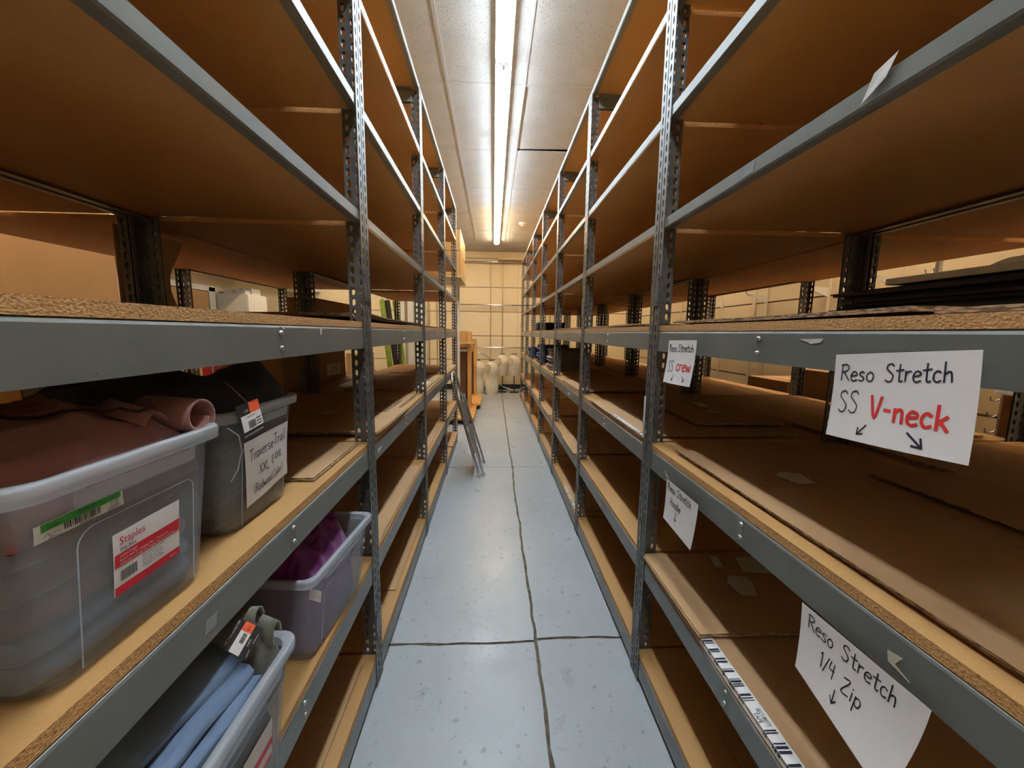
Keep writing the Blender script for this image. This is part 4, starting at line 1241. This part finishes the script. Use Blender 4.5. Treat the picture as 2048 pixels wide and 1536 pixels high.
# black boards stacked on the right eye-level shelf with a grey foam board and bubble wrap on top
rr = random.Random(5)
for k in range(8):
    mb = MB()
    e = rr.uniform(-0.03, 0.05)
    tilt = rr.uniform(0, 0.004)
    z0 = BT[3]+0.0125+0.0082*k
    x0, x1, y0, y1 = 0.86+rr.uniform(-.02, .02), 1.34+rr.uniform(-.02, .02), 0.33, 0.93+e
    mb.sheet(lambda u, v: (x0+(x1-x0)*u, y0+(y1-y0)*v, z0+0.0066+tilt*v), 2, 6, 0.0066)
    solo(mb, 'black_board', 'black_board', ((x0+x1)/2, (y0+y1)/2, z0), 'black board in the stack on the right eye-level shelf, %s from the bottom' % ORD[k], 'board', 'stack of black boards')
fb = MB().box(0.88, 1.34, 0.34, 0.86, BT[3]+0.0825, BT[3]+0.096)
solo(fb, 'foam_board', 'foam_grey', (1.1, 0.6, BT[3]+0.0825), 'grey foam board lying on top of the stack of black boards', 'board')
bw = MB()
heap(bw, 0.95, 1.30, 0.38, 0.74, BT[3]+0.097, lambda x, y: BT[3]+0.130+0.012*nz(x*30, y*30, 2)+0.010*math.sin(x*14), 60, 60, 3)
solo(bw, 'bubble_wrap', 'bubble', (1.12, 0.56, BT[3]+0.097), 'crumpled bubble wrap on the grey foam board', 'bubble wrap')

# folded clothes on the far bays of the right row
def stack(x, y, z, n, w_, d_, h, m_, what, where, group, seed):
    rr = random.Random(seed)
    for k in range(n):
        dx, dy = rr.uniform(-.018, .018), rr.uniform(-.02, .02)
        mb = MB()
        e = rr.uniform(-0.2, 0.2)
        zz0, zz1 = z+0.005+h*k, z+0.005+h*(k+1)-0.001
        loops = []
        for i in range(7):
            yy = y+dy-w_/2+w_*i/6
            ed = 0.014 if i in (0, 6) else 0
            lo = [(x+dx+d_, yy, zz0)]
            for j in range(9):
                a = -PI/2+PI*j/8
                lo.append((x+dx+ed+h*0.5-h*0.6*math.cos(a), yy, (zz0+zz1)/2+(zz1-zz0)/2*math.sin(a)+0.004*nz(yy*20, k*2.0, seed)))
            lo.append((x+dx+d_, yy, zz1))
            loops.append(lo[::-1])
        mb.loft(loops)
        pos = 'lowest' if k == 0 else ('topmost' if k == n-1 else ORD[k]+' from bottom')
        solo(mb, 'folded_jeans' if 'jean' in what else 'folded_clothes', m_, (x, y, zz0), '%s, %s in the pile %s' % (what, pos, where), 'clothes', group)
stack(0.66, 5.72, BT[2]+0.001, 7, 0.36, 0.42, 0.036, 'cloth_denim', 'dark blue folded jeans', 'in the fifth right bay', 'pile of blue jeans', 3)
stack(0.66, 4.62, BT[2]+0.006, 8, 0.40, 0.42, 0.030, 'cloth_grey', 'grey brown folded shirt', 'in the fourth right bay', 'pile of grey shirts', 4)
stack(0.66, 6.10, BT[3]+0.001, 4, 0.34, 0.42, 0.030, 'cloth_navy', 'navy folded sweater', 'above the jeans', 'pile of navy sweaters', 6)
stack(0.64, 7.0, BT[2]+0.001, 5, 0.36, 0.42, 0.034, 'cloth_denim', 'blue folded jeans', 'in the sixth right bay', 'further pile of jeans', 8)

# cartons
def carton(x0, x1, y0, y1, z0, z1, label, m_='carton', ang=0.0, group=None):
    loc = ((x0+x1)/2, (y0+y1)/2, z0)
    t = thing('carton', loc, label, 'box', group)
    t.rotation_euler.z = ang
    MB().box(x0, x1, y0, y1, z0, z1-0.004).build('body', m_, t)
    xm = (x0+x1)/2
    MB().box(x0-0.001, xm-0.002, y0-0.001, y1+0.001, z1-0.004, z1).build('flap', m_, t)
    MB().box(xm+0.002, x1+0.001, y0-0.001, y1+0.001, z1-0.004, z1).build('flap', m_, t)
    tp_ = MB().box(xm-0.025, xm+0.025, y0-0.0016, y1+0.0016, z1, z1+0.0005)
    tp_.box(xm-0.025, xm+0.025, y0-0.0016, y0-0.001, z1-0.07, z1)
    tp_.build('tape', 'wood_pale', t)
    return t
xb = XL-DL-0.008
g_ = 'cartons behind the left row'
carton(xb-0.62, xb-0.20, 2.80, 3.25, BT[2]+0.001, BT[2]+0.30, 'brown carton on the rear left waist-high shelf just past the rear posts', group=g_)
carton(xb-0.60, xb-0.16, 3.30, 3.85, BT[2]+0.001, BT[2]+0.24, 'wide brown carton carrying a white crossed-out notice', group=g_)
carton(xb-0.60, xb-0.22, 3.32, 3.80, BT[2]+0.246, BT[2]+0.36, 'flat brown carton lying on the wide carton', group=g_)
carton(xb-0.28, xb-0.08, 3.06, 3.92, BT[3]+0.001, BT[3]+0.21, 'long dark brown carton on the rear left eye-level shelf', 'cardboard_b', group=g_)
def w_cross(k, fn):
    a = k[0]
    stroke(a, [(0.02, 0.015), (0.16, 0.095)], 0.0028, fn)
    for i in range(3): stroke(a, [(0.07+0.025*i, 0.03), (0.065+0.025*i, 0.05), (0.07+0.025*i, 0.075), (0.082+0.025*i, 0.085)], 0.004, fn)
    stroke(a, [(0.10, 0.016), (0.104, 0.018)], 0.008, fn)
nb = xb-0.16+0.002
paper_sign('paper_notice', [(nb, 3.42, 1.185), (nb, 3.72, 1.175), (nb, 3.72, 1.075), (nb, 3.42, 1.085)], 0.19, 0.11, lambda u, v: 0.0005, (1, 0, 0),
           'white notice with crossed-out marks on the wide carton behind the left row', w_cross, ('print_black',), cat='notice')
carton(-2.72, -2.30, 7.3, 7.8, 0.0, 0.72, 'tall brown carton standing on the floor far behind the left row', group=g_)
carton(-2.70, -2.32, 7.32, 7.75, 0.722, 1.06, 'brown carton stacked on the tall one far behind the left row', group=g_)
carton(XR+DR+DR+0.18, XR+DR+DR+0.62, 3.05, 3.55, 0.70, 1.10, 'brown carton on the table in the aisle behind the right row', group='cartons behind the right row')
carton(XR+DR+DR+0.16, XR+DR+DR+0.66, 2.45, 2.98, 0.70, 1.22, 'larger creased carton on the table in the aisle behind the right row', group='cartons behind the right row')
tb = thing('work_table', (2.66, 2.95, 0), 'pale work table standing in the aisle behind the right row', 'table')
MB().box(2.33, 3.0, 2.1, 3.8, 0.665, 0.695).build('table_top', 'wood_pale', tb)
for px in (2.37, 2.96):
    for py in (2.14, 3.76): MB().box(px-0.02, px+0.02, py-0.02, py+0.02, 0, 0.665).build('leg', 'alu', tb)
wr = thing('wrapped_panel', (2.66, 1.62, 0), 'tall panel wrapped in clear plastic behind the right row', 'panel')
MB().box(2.34, 3.0, 1.60, 1.66, 0.0, 1.22).build('panel', 'cardboard_b', wr)
wp = MB(); heap(wp, 2.32, 3.02, 1.57, 1.69, 1.221, lambda x, y: 1.275+0.018*nz(x*26, y*26, 4), 70, 20, 3)
wp.build('plastic_wrap', 'bubble', wr)

# upright cardboard behind the left rear posts
uc = MB()
def upc(u, v):
    y = 1.535+0.285*u
    bend = 0.05*max(0, u-0.75)*4*math.sin(PI*(0.2+0.9*v))
    return (xb-0.10-0.01*math.sin(PI*u)-bend*0.6, y+0.035*math.cos(PI*2*v)*max(0, u-0.9)*10*0.6, BT[3]+0.002+0.338*v)
uc.sheet(upc, 30, 14, 0.004, nrm=(1, 0, 0))
solo(uc, 'upright_cardboard', 'cardboard', (xb-0.14, 1.68, BT[3]+0.002), 'curved cardboard panel standing upright behind the left rear posts', 'cardboard')
tpn = thing('partition_panel', (-3.95, 1.6, 0), 'tall tan partition panel standing in the area behind the left row', 'panel')
for k in range(4): MB().box(-3.97, -3.935, -1.2+1.4*k, 0.19+1.4*k, 0.04, 2.75).build('panel', 'cardboard_b', tpn)
MB().box(-3.99, -3.915, -1.2, 4.39, 0, 0.04).build('foot_rail', 'wood_dark', tpn)
# patchwork shopping bag
bg = thing('shopping_bag', (xb-0.50, 1.64, BT[2]), 'patchwork patterned shopping bag on the shelf behind the nearest tub', 'bag')
rr = random.Random(3)
pc = ['cloth_red', 'cloth_cream', 'cloth_teal', 'wood', 'paper_grey', 'sign_pink']
MB().box(xb-0.56, xb-0.46, 1.50, 1.78, BT[2]+0.001, BT[2]+0.225).build('body', 'wood', bg)
for i in range(4):
    for j in range(3):
        MB().box(xb-0.4585, xb-0.4565, 1.505+0.068*i, 1.505+0.068*i+0.062, BT[2]+0.006+0.073*j, BT[2]+0.006+0.073*j+0.066).build('patch', rr.choice(pc), bg)
for q in (0, 1):
    MB().tube([(xb-0.47-0.08*q, 1.57, BT[2]+0.22), (xb-0.47-0.08*q, 1.59, BT[2]+0.29), (xb-0.47-0.08*q, 1.64, BT[2]+0.31), (xb-0.47-0.08*q, 1.69, BT[2]+0.29), (xb-0.47-0.08*q, 1.71, BT[2]+0.22)], 0.008, 6).build('handle', 'cloth_teal', bg)
# yellow strapping coil
ys_ = MB()
for k in range(5):
    ys_.tube([(xb-0.28+0.17*math.cos(a*PI/12)*(1+0.02*k), 2.52+0.20*math.sin(a*PI/12), BT[2]+0.010+0.010*k+0.006*math.sin(a*0.9+k)) for a in range(25)], 0.003, 5)
solo(ys_, 'strapping_coil', 'yellow', (xb-0.28, 2.52, BT[2]), 'loose coil of yellow strapping on the rear left shelf', 'strapping')

# ================================================================== FAR END
# folding step ladder leaning against the left row
ld = thing('step_ladder', (-0.15, 4.1, 0), 'folded metal step ladder leaning against the left row of shelves', 'ladder')
def lean(z, o=0.0): return (-0.135-0.29*z/1.06+o)
def lrail(y, o, z0, z1, r=0.012): return [(lean(z0, o), y, z0), (lean(z1, o), y, z1)]
hp = [(lean(0.02), 3.885, 0.02), (lean(0.55), 3.885, 0.55), (lean(0.98), 3.885, 0.98)]
for k in range(1, 8): a = PI*k/8; hp.append((lean(0.98+0.075*math.sin(a)), 4.10-0.215*math.cos(a), 0.98+0.075*math.sin(a)))
hp += [(lean(0.98), 4.315, 0.98), (lean(0.55), 4.315, 0.55), (lean(0.02), 4.315, 0.02)]
MB().tube(hp, 0.0135, 10).build('hoop_rail', 'chrome', ld)
for y in (3.905, 4.295):
    MB().tube([(lean(0.03, 0.045), y, 0.03), (lean(0.80, 0.030), y, 0.80)], 0.011, 8).build('rear_leg', 'alu', ld)
    MB().tube([(lean(0.78, 0.01), y, 0.78), (lean(0.80, 0.04), y, 0.80)], 0.013, 8).build('hinge', 'alu', ld)
for y, o in ((3.885, 0), (4.315, 0), (3.905, 0.045), (4.295, 0.045)):
    MB().tube([(lean(0.0, o), y, 0.001), (lean(0.035, o), y, 0.036)], 0.018, 8).build('foot', 'foam_grey', ld)
for z in (0.24, 0.52):
    st_ = MB().sheet(lambda u, v, z=z: (lean(z+0.22*v, 0.024), 3.90+0.40*u, z+0.22*v), 1, 1, 0.018, nrm=(1, 0, 0.27))
    st_.build('step', 'alu', ld)

# wooden display towers on wheeled bases
def tower(x0, x1, y0, y1, ztop, bx0, bx1, by0, by1, label):
    t = thing('display_tower', ((x0+x1)/2, (y0+y1)/2, 0), label, 'display stand', 'wooden display stands')
    MB().box(bx0, bx1, by0, by1, 0.075, 0.105).build('base', 'wood', t)
    MB().box(bx0+0.03, bx1-0.03, by0+0.03, by1-0.03, 0.05, 0.075).build('plinth', 'black', t)
    for px in (bx0+0.06, bx1-0.06):
        for py in (by0+0.06, by1-0.06):
            MB().tube([(px-0.012, py, 0.027), (px+0.012, py, 0.027)], 0.026, 12).build('castor', 'black_rubber', t)
    MB().box(x0, x0+0.07, y0, y1, 0.105, ztop).build('side_panel', 'wood', t)
    MB().box(x1-0.06, x1, y0+0.04, y1, 0.105, ztop-0.02).build('side_panel', 'wood', t)
    MB().box(x0+0.07, x1-0.06, y1-0.03, y1, 0.105, ztop-0.30).build('back_panel', 'wood_dark', t)
    MB().box(x0+0.07, x1-0.06, y0+0.10, y0+0.13, ztop-0.298, ztop-0.01).build('head_panel', 'wood', t)
    return t
t_ = tower(-0.700, -0.395, 6.95, 7.30, 1.50, -0.80, -0.305, 6.15, 7.34, 'wooden display stand with open recess just beyond the left row')
MB().box(-0.628, -0.335, 6.86, 6.985, 1.27, 1.295).build('shelf', 'wood_pale', t_)
MB().box(-0.628, -0.457, 6.97, 7.01, 1.13, 1.17).build('crossbar', 'alu', t_)
MB().tube([(-0.36, 6.9, 1.26), (-0.340, 6.9, 1.265), (-0.332, 6.9, 1.25), (-0.332, 6.9, 1.215)], 0.007, 6).build('hook', 'chrome', t_)
t_ = tower(-0.64, -0.36, 8.45, 8.75, 1.35, -0.76, -0.24, 7.42, 8.80, 'second wooden display stand behind the first one')

# cartons on a cream frame past the end of the left row
fr = thing('carton_rack', (-0.88, 5.95, 0), 'tall cream frame carrying cartons past the end of the left row', 'frame')
MB().box(-1.30, -0.44, 5.45, 6.45, 2.205, 2.235).build('deck', 'wood_pale', fr)
for px in (-1.26, -0.56):
    for py in (5.80, 6.42): MB().box(px-0.018, px+0.018, py-0.018, py+0.018, 0, 2.205).build('post', 'mannequin', fr)
carton(-1.0, -0.445, 5.50, 5.93, 2.236, 2.56, 'tall carton at the front of the high cream frame', 'wood', group='cartons on the high frame')
carton(-1.0, -0.445, 5.97, 6.42, 2.236, 2.52, 'rear carton on the high cream frame', 'wood', group='cartons on the high frame')
for k in range(3):
    carton(-1.0, -0.45, 5.50+0.31*k, 5.79+0.31*k, 2.566, 2.84-0.01*k, 'narrow upper carton on the high cream frame, %s from the camera' % ORD[k], 'wood', group='cartons on the high frame')

# mannequins
def mannequin(x, y, z0, rot, kind, label):
    t = thing('mannequin', (x, y, 0 if kind == 'stand' else z0), label, 'mannequin', 'cream torso mannequins')
    if kind == 'tall':
        pr = [(0, .118, .095, .0), (.03, .128, .105, 0), (.12, .142, .120, 0), (.22, .158, .128, 0), (.32, .140, .110, .004), (.40, .126, .098, .006), (.48, .140, .108, .004), (.58, .162, .120, -.004),
              (.65, .168, .108, -.002), (.70, .160, .090, .004), (.735, .120, .072, .008), (.755, .075, .060, .008), (.775, .056, .056, .008), (.805, .052, .052, .006)]
    else:
        pr = [(0, .120, .095, 0), (.02, .126, .102, 0), (.10, .128, .102, 0), (.20, .136, .106, 0), (.30, .160, .118, -.003), (.37, .168, .108, 0), (.42, .160, .090, .004), (.455, .120, .072, .008),
              (.475, .075, .060, .008), (.495, .056, .056, .008), (.520, .052, .052, .006)]
    c, s = math.cos(rot), math.sin(rot)
    def P(a, b, z): return (x+1.22*(a*c-b*s), y+1.15*(a*s+b*c), z0+z)
    MB().loft([[P(rx*math.cos(k*PI/12), dy+ry*math.sin(k*PI/12), z) for k in range(24)] for z, rx, ry, dy in pr]).build('torso', 'mannequin', t)
    zt = pr[-1][0]
    MB().loft([[P(r*math.cos(k*PI/8), .006+r*math.sin(k*PI/8), z) for k in range(16)] for z, r in ((zt+.0005, .054), (zt+.018, .054), (zt+.020, .045))]).build('neck_cap', 'mannequin_cap', t)
    zs = zt-0.155
    for sg in (-1, 1):
        MB().loft([[P(sg*q, r*.72*math.cos(k*PI/8), zs+r*1.25*math.sin(k*PI/8)) for k in range(16)] for q, r in ((.135, .074), (.166, .072), (.170, .064))]).build('arm_cap', 'arm_hole', t)
    if kind == 'stand':
        MB().tube([(x, y, 0.012), (x, y, z0+0.001)], 0.012, 8).build('pole', 'black', t)
        MB().loft([[(x+r*math.cos(k*PI/12), y+r*math.sin(k*PI/12), z) for k in range(24)] for z, r in ((0, .125), (.008, .125), (.012, .115))]).build('stand_base', 'black', t)
    return t
mannequin(-0.36, 9.35, 0.0, 1.05, 'tall', 'tall cream torso mannequin standing on the floor beside the wooden base')
mannequin(-0.025, 9.30, 0.0, 1.05, 'tall', 'tall cream torso mannequin in the middle of the group')
mannequin(0.235, 9.66, 0.42, 1.05, 'stand', 'short torso mannequin on a black pole, left of the pair')
mannequin(0.525, 9.60, 0.42, 1.05, 'stand', 'short torso mannequin on a black pole nearest the right row')
mannequin(-0.62, 9.62, 0.25, 1.05, 'stand', 'torso mannequin half hidden behind the wooden stand')
mannequin(3.0, 6.3, 1.14, 1.05, 'stand', 'torso mannequin on a tall pole in the aisle behind the right row')
# hoops and hoses lying behind the mannequins
MB_h = MB().tube([(-0.75, 9.80, 0.80), (-0.55, 9.80, 0.93), (-0.30, 9.82, 0.96), (-0.12, 9.84, 0.86), (-0.02, 9.86, 0.72)], 0.010, 8)
solo(MB_h, 'bent_rail', 'chrome', (-0.4, 9.82, 0.72), 'curved metal rail behind the tall mannequins', 'rail')
MB_h = MB().tube([(0.10, 9.80, 0.24), (0.25, 9.76, 0.12), (0.48, 9.72, 0.045), (0.66, 9.70, 0.06), (0.80, 9.72, 0.12)], 0.014, 8)
solo(MB_h, 'hose', 'white_paint', (0.45, 9.74, 0.04), 'pale curved hose lying by the mannequin stands', 'hose')
# wall fittings on the far wall
def standards_far(x, z0, z1, label):
    mb = MB().box(x-0.013, x+0.013, Y_FAR-0.034, Y_FAR-0.0125, z0, z1)
    solo(mb, 'wall_standard', 'old_brass', (x, Y_FAR-0.02, z0), label, 'bracket strip', 'slotted strips on the far wall')
standards_far(-0.068, 0.55, 3.23, 'cream slotted upright strip on the far wall, left of the pair in the aisle')
standards_far(0.232, 0.55, 3.23, 'cream slotted upright strip on the far wall, right of the pair in the aisle')
standards_far(-0.935, 0.55, 3.23, 'cream slotted upright strip on the far wall beside the high cartons')
for k, x in enumerate((-1.42, -1.62, 1.2, 1.45)):
    standards_far(x, 0.55, 3.0, 'cream slotted upright strip on the far wall seen %s' % ['between the left posts', 'further left between the left posts', 'between the right posts', 'further right between the right posts'][k])
for k, (z, x0, x1) in enumerate(((3.198, -0.95, 1.4), (2.153, -1.0, 1.9), (1.094, -0.9, 1.9))):
    t = thing('wall_rail', ((x0+x1)/2, Y_FAR-0.12, z), 'chrome hanging rail along the far wall, %s one' % ['highest', 'middle', 'lowest'][k], 'rail', 'rails on the far wall')
    MB().tube([(x0, Y_FAR-0.14, z), (x1, Y_FAR-0.14, z)], 0.016, 10).build('tube', 'chrome', t)
    for x in (-0.068, 0.232, -0.88):
        MB().box(x-0.006, x+0.006, Y_FAR-0.15, Y_FAR-0.031, z-0.012, z+0.004).build('bracket', 'alu', t)
solo(MB().box(0.10, 0.75, Y_FAR-0.42, Y_FAR-0.02, 3.215, 3.235), 'wall_shelf', 'wood_pale', (0.42, Y_FAR-0.2, 3.215), 'bare wooden shelf high on the far wall', 'shelf')
ex = thing('wall_box', (-0.76, Y_FAR-0.03, 3.10), 'small white box high on the far wall', 'box')
MB().box(-0.86, -0.68, Y_FAR-0.055, Y_FAR-0.013, 3.08, 3.145).build('case', 'white_paint', ex)
MB().tube([(-0.72, Y_FAR-0.056, 3.11), (-0.72, Y_FAR-0.062, 3.11)], 0.010, 8).build('button', 'black', ex)

# ---- right side wall: strips, brackets and the rail
for k, (y, wd) in enumerate(((5.88, .012), (5.16, .030), (4.92, .014), (3.99, .014), (3.27, .014), (7.2, .014))):
    solo(MB().box(X_WR-0.028, X_WR-0.0125, y-wd, y+wd, 0.4, 2.9), 'wall_standard', 'mannequin', (X_WR-0.02, y, 0.4), 'slotted strip on the wall behind the right row, %s one' % ORD[k], 'bracket strip', 'slotted strips on the right wall')
rl = thing('wall_rail', (3.2, 4.2, 2.05), 'long chrome rail along the wall behind the right row', 'rail')
MB().tube([(3.2, 2.0, 2.05), (3.2, 6.6, 2.05)], 0.016, 10).build('tube', 'chrome', rl)
for y in (5.88, 4.92, 3.99, 3.27):
    MB().tube([(3.2, y, 2.034), (3.205, y, 2.005), (3.23, y, 1.985), (3.27, y, 1.985)], 0.007, 6).build('hook', 'alu', rl)
    MB().sheet(lambda u, v, y=y: (3.24+0.232*u, y, 1.995-0.02*u-(0.02+0.075*u)*v), 1, 1, 0.004, nrm=(0, 1, 0)).build('bracket', 'white_paint', rl)
# chrome strips with hooks
for k, (x, y, z0, z1) in enumerate(((2.62, 2.25, 0.6955, 1.96), (2.62, 1.85, 0.0, 1.30))):
    t = thing('hook_strip', (x, y, z0), 'upright metal strip with small hooks, %s' % ['upper one behind the black boards', 'lower one right of the V-neck sign'][k], 'hook strip', 'hook strips')
    MB().box(x-0.012, x+0.012, y-0.01, y+0.01, z0, z1).build('strip', 'alu', t)
    z = z0+0.06
    while z < z1-0.03:
        for q in (-1, 1):
            MB().tube([(x-0.012, y+0.012*q, z), (x-0.03, y+0.02*q, z-0.012), (x-0.05, y+0.022*q, z-0.008), (x-0.058, y+0.022*q, z+0.016)], 0.0035, 6).build('hook', 'alu', t)
        z += 0.085
# ---- left side room
dr = thing('door_1', (X_WL+0.02, 7.0, 0), 'tan wooden door with white trim in the left wall', 'door'); del dr['category']; dr['kind'] = 'structure'
MB().box(X_WL, X_WL+0.035, 6.35, 7.20, 0, 2.12).build('door_leaf', 'door_tan', dr)
MB().box(X_WL, X_WL+0.05, 7.21, 7.36, 0, 2.20).build('door_trim', 'white_paint', dr)
MB().box(X_WL, X_WL+0.05, 6.20, 6.34, 0, 2.20).build('door_trim', 'white_paint', dr)
MB().box(X_WL, X_WL+0.05, 6.20, 7.36, 2.13, 2.22).build('door_trim', 'white_paint', dr)
cb = thing('cabinet', (-4.72, 7.75, 0), 'tall white cabinet against the left wall', 'cabinet')
MB().box(-4.98, -4.45, 7.42, 8.02, 0.04, 2.11).build('body', 'white_paint', cb)
MB().box(-4.45, -4.43, 7.43, 8.01, 0.06, 2.10).build('door', 'white_paint', cb)
MB().tube([(-4.425, 7.50, 0.95), (-4.405, 7.50, 0.97), (-4.405, 7.50, 1.15), (-4.425, 7.50, 1.17)], 0.008, 6).build('handle', 'chrome', cb)
MB().box(-4.95, -4.48, 7.45, 7.99, 0, 0.04).build('plinth', 'black', cb)
for k, (y0, y1, h, m_) in enumerate(((7.50, 7.66, 0.07, 'paper_grey'), (7.70, 7.98, 0.12, 'white_paint'))):
    carton(-4.90, -4.52, y0, y1, 2.112, 2.112+h, 'small %s box on top of the white cabinet' % ['flat', 'taller'][k], m_, group='boxes on the cabinet')
def wall_notice(y0, y1, z0, z1, label, bars):
    t = thing('wall_notice', (X_WL+0.002, (y0+y1)/2, z0), label, 'notice', 'notices on the left wall')
    MB().box(X_WL+0.001, X_WL+0.004, y0, y1, z0, z1).build('sheet', 'paper', t)
    for b0, b1, m_ in bars:
        MB().box(X_WL+0.004, X_WL+0.0046, y0+0.01, y1-0.01, z0+(z1-z0)*b0, z0+(z1-z0)*b1).build('print', m_, t)
wall_notice(8.60, 9.05, 1.70, 1.92, 'white emergency notice with blue and red bands on the left wall', [(0.55, 0.95, 'sign_blue'), (0.05, 0.22, 'sign_pink')])
wall_notice(9.55, 9.75, 2.02, 2.38, 'upper white notice on the left wall beside the corner', [(0.75, 0.8, 'print_black'), (0.5, 0.53, 'print_black')])
wall_notice(9.55, 9.75, 1.60, 1.98, 'lower white notice on the left wall beside the corner', [(0.85, 0.9, 'print_black'), (0.3, 0.55, 'print_black')])
# clothes hanging on a rail in the left room
cr = thing('clothes_rail', (-3.5, 6.0, 0), 'chrome clothes rail in the area behind the left row', 'rail')
MB().tube([(-3.6, 5.2, 1.45), (-3.6, 7.2, 1.45)], 0.014, 8).build('bar', 'chrome', cr)
for y in (5.2, 7.2):
    MB().tube([(-3.6, y, 0.02), (-3.6, y, 1.45)], 0.014, 8).build('upright', 'chrome', cr)
    MB().tube([(-3.85, y, 0.02), (-3.35, y, 0.02)], 0.014, 8).build('foot', 'chrome', cr)
hm = ['cloth_red', 'cloth_cream', 'cloth_black', 'cloth_cream', 'cloth_red', 'cloth_black', 'cloth_teal', 'cloth_cream', 'cloth_black', 'cloth_navy']
hw_ = ['red', 'cream', 'black', 'pale cream', 'bright red', 'plain black', 'teal', 'soft cream', 'short black', 'navy']
for k in range(10):
    y = 5.32+0.19*k
    t = thing('hanging_shirt', (-3.6, y, 0.9), '%s shirt hanging on the clothes rail behind the left row' % hw_[k], 'shirt', 'shirts on the clothes rail')
    prof = [(-0.20, 0.78), (0.20, 0.78), (0.21, 1.10), (0.26, 1.12), (0.25, 1.30), (0.10, 1.37), (0.04, 1.35), (-0.04, 1.35), (-0.10, 1.37), (-0.25, 1.30), (-0.26, 1.12), (-0.21, 1.10)]
    mb = MB()
    V = [(-3.6+a, y-0.03, z) for a, z in prof]+[(-3.6+a, y+0.03, z) for a, z in prof]
    n = len(prof)
    mb.add(V, [tuple(range(n)), tuple(reversed(range(n, 2*n)))]+[((i+1) % n, i, n+i, n+(i+1) % n) for i in range(n)])
    mb.build('shirt', hm[k], t)
    MB().tube([(-3.6, y, 1.36), (-3.6, y, 1.42), (-3.585, y, 1.455), (-3.60, y, 1.468), (-3.615, y, 1.46)], 0.0025, 5).build('hanger_hook', 'chrome', t)
# green and dark rolls leaning at the far left
for k, (xt, xbm, y, m_, nm) in enumerate(((-2.46, -2.26, 8.9, 'green_roll', 'leftmost green'), (-2.36, -2.12, 8.95, 'black_board', 'dark'), (-2.24, -2.0, 9.12, 'green_roll', 'rightmost green'))):
    t = thing('fabric_roll', (xbm, y, 0), '%s fabric roll leaning far behind the left row' % nm, 'roll', 'leaning fabric rolls')
    MB().tube([(xbm, y, 0.045), ((xbm+xt)/2, y+0.02, 1.1), (xt, y+0.05, 2.15)], [0.055, 0.06, 0.055], 14).build('cloth', m_, t)
    MB().tube([(xt, y+0.05, 2.151), (xt-0.004, y+0.051, 2.19)], 0.02, 10).build('core', 'cardboard_b', t)
d2 = thing('door_2', (-2.0, Y_FAR-0.03, 0), 'white door in the far wall behind the left row', 'door'); del d2['category']; d2['kind'] = 'structure'
MB().box(-2.42, -1.68, Y_FAR-0.05, Y_FAR-0.0125, 0, 2.35).build('door_leaf', 'white_paint', d2)
MB().tube([(-1.76, Y_FAR-0.051, 1.0), (-1.76, Y_FAR-0.09, 1.0)], 0.022, 10).build('knob', 'chrome', d2)
SC.cycles.use_adaptive_sampling = True
SC.cycles.adaptive_threshold = 0.06
SC.cycles.max_bounces = 7
SC.cycles.diffuse_bounces = 4
SC.cycles.glossy_bounces = 3
SC.cycles.transparent_max_bounces = 12
SC.cycles.caustics_reflective = False
SC.cycles.caustics_refractive = False
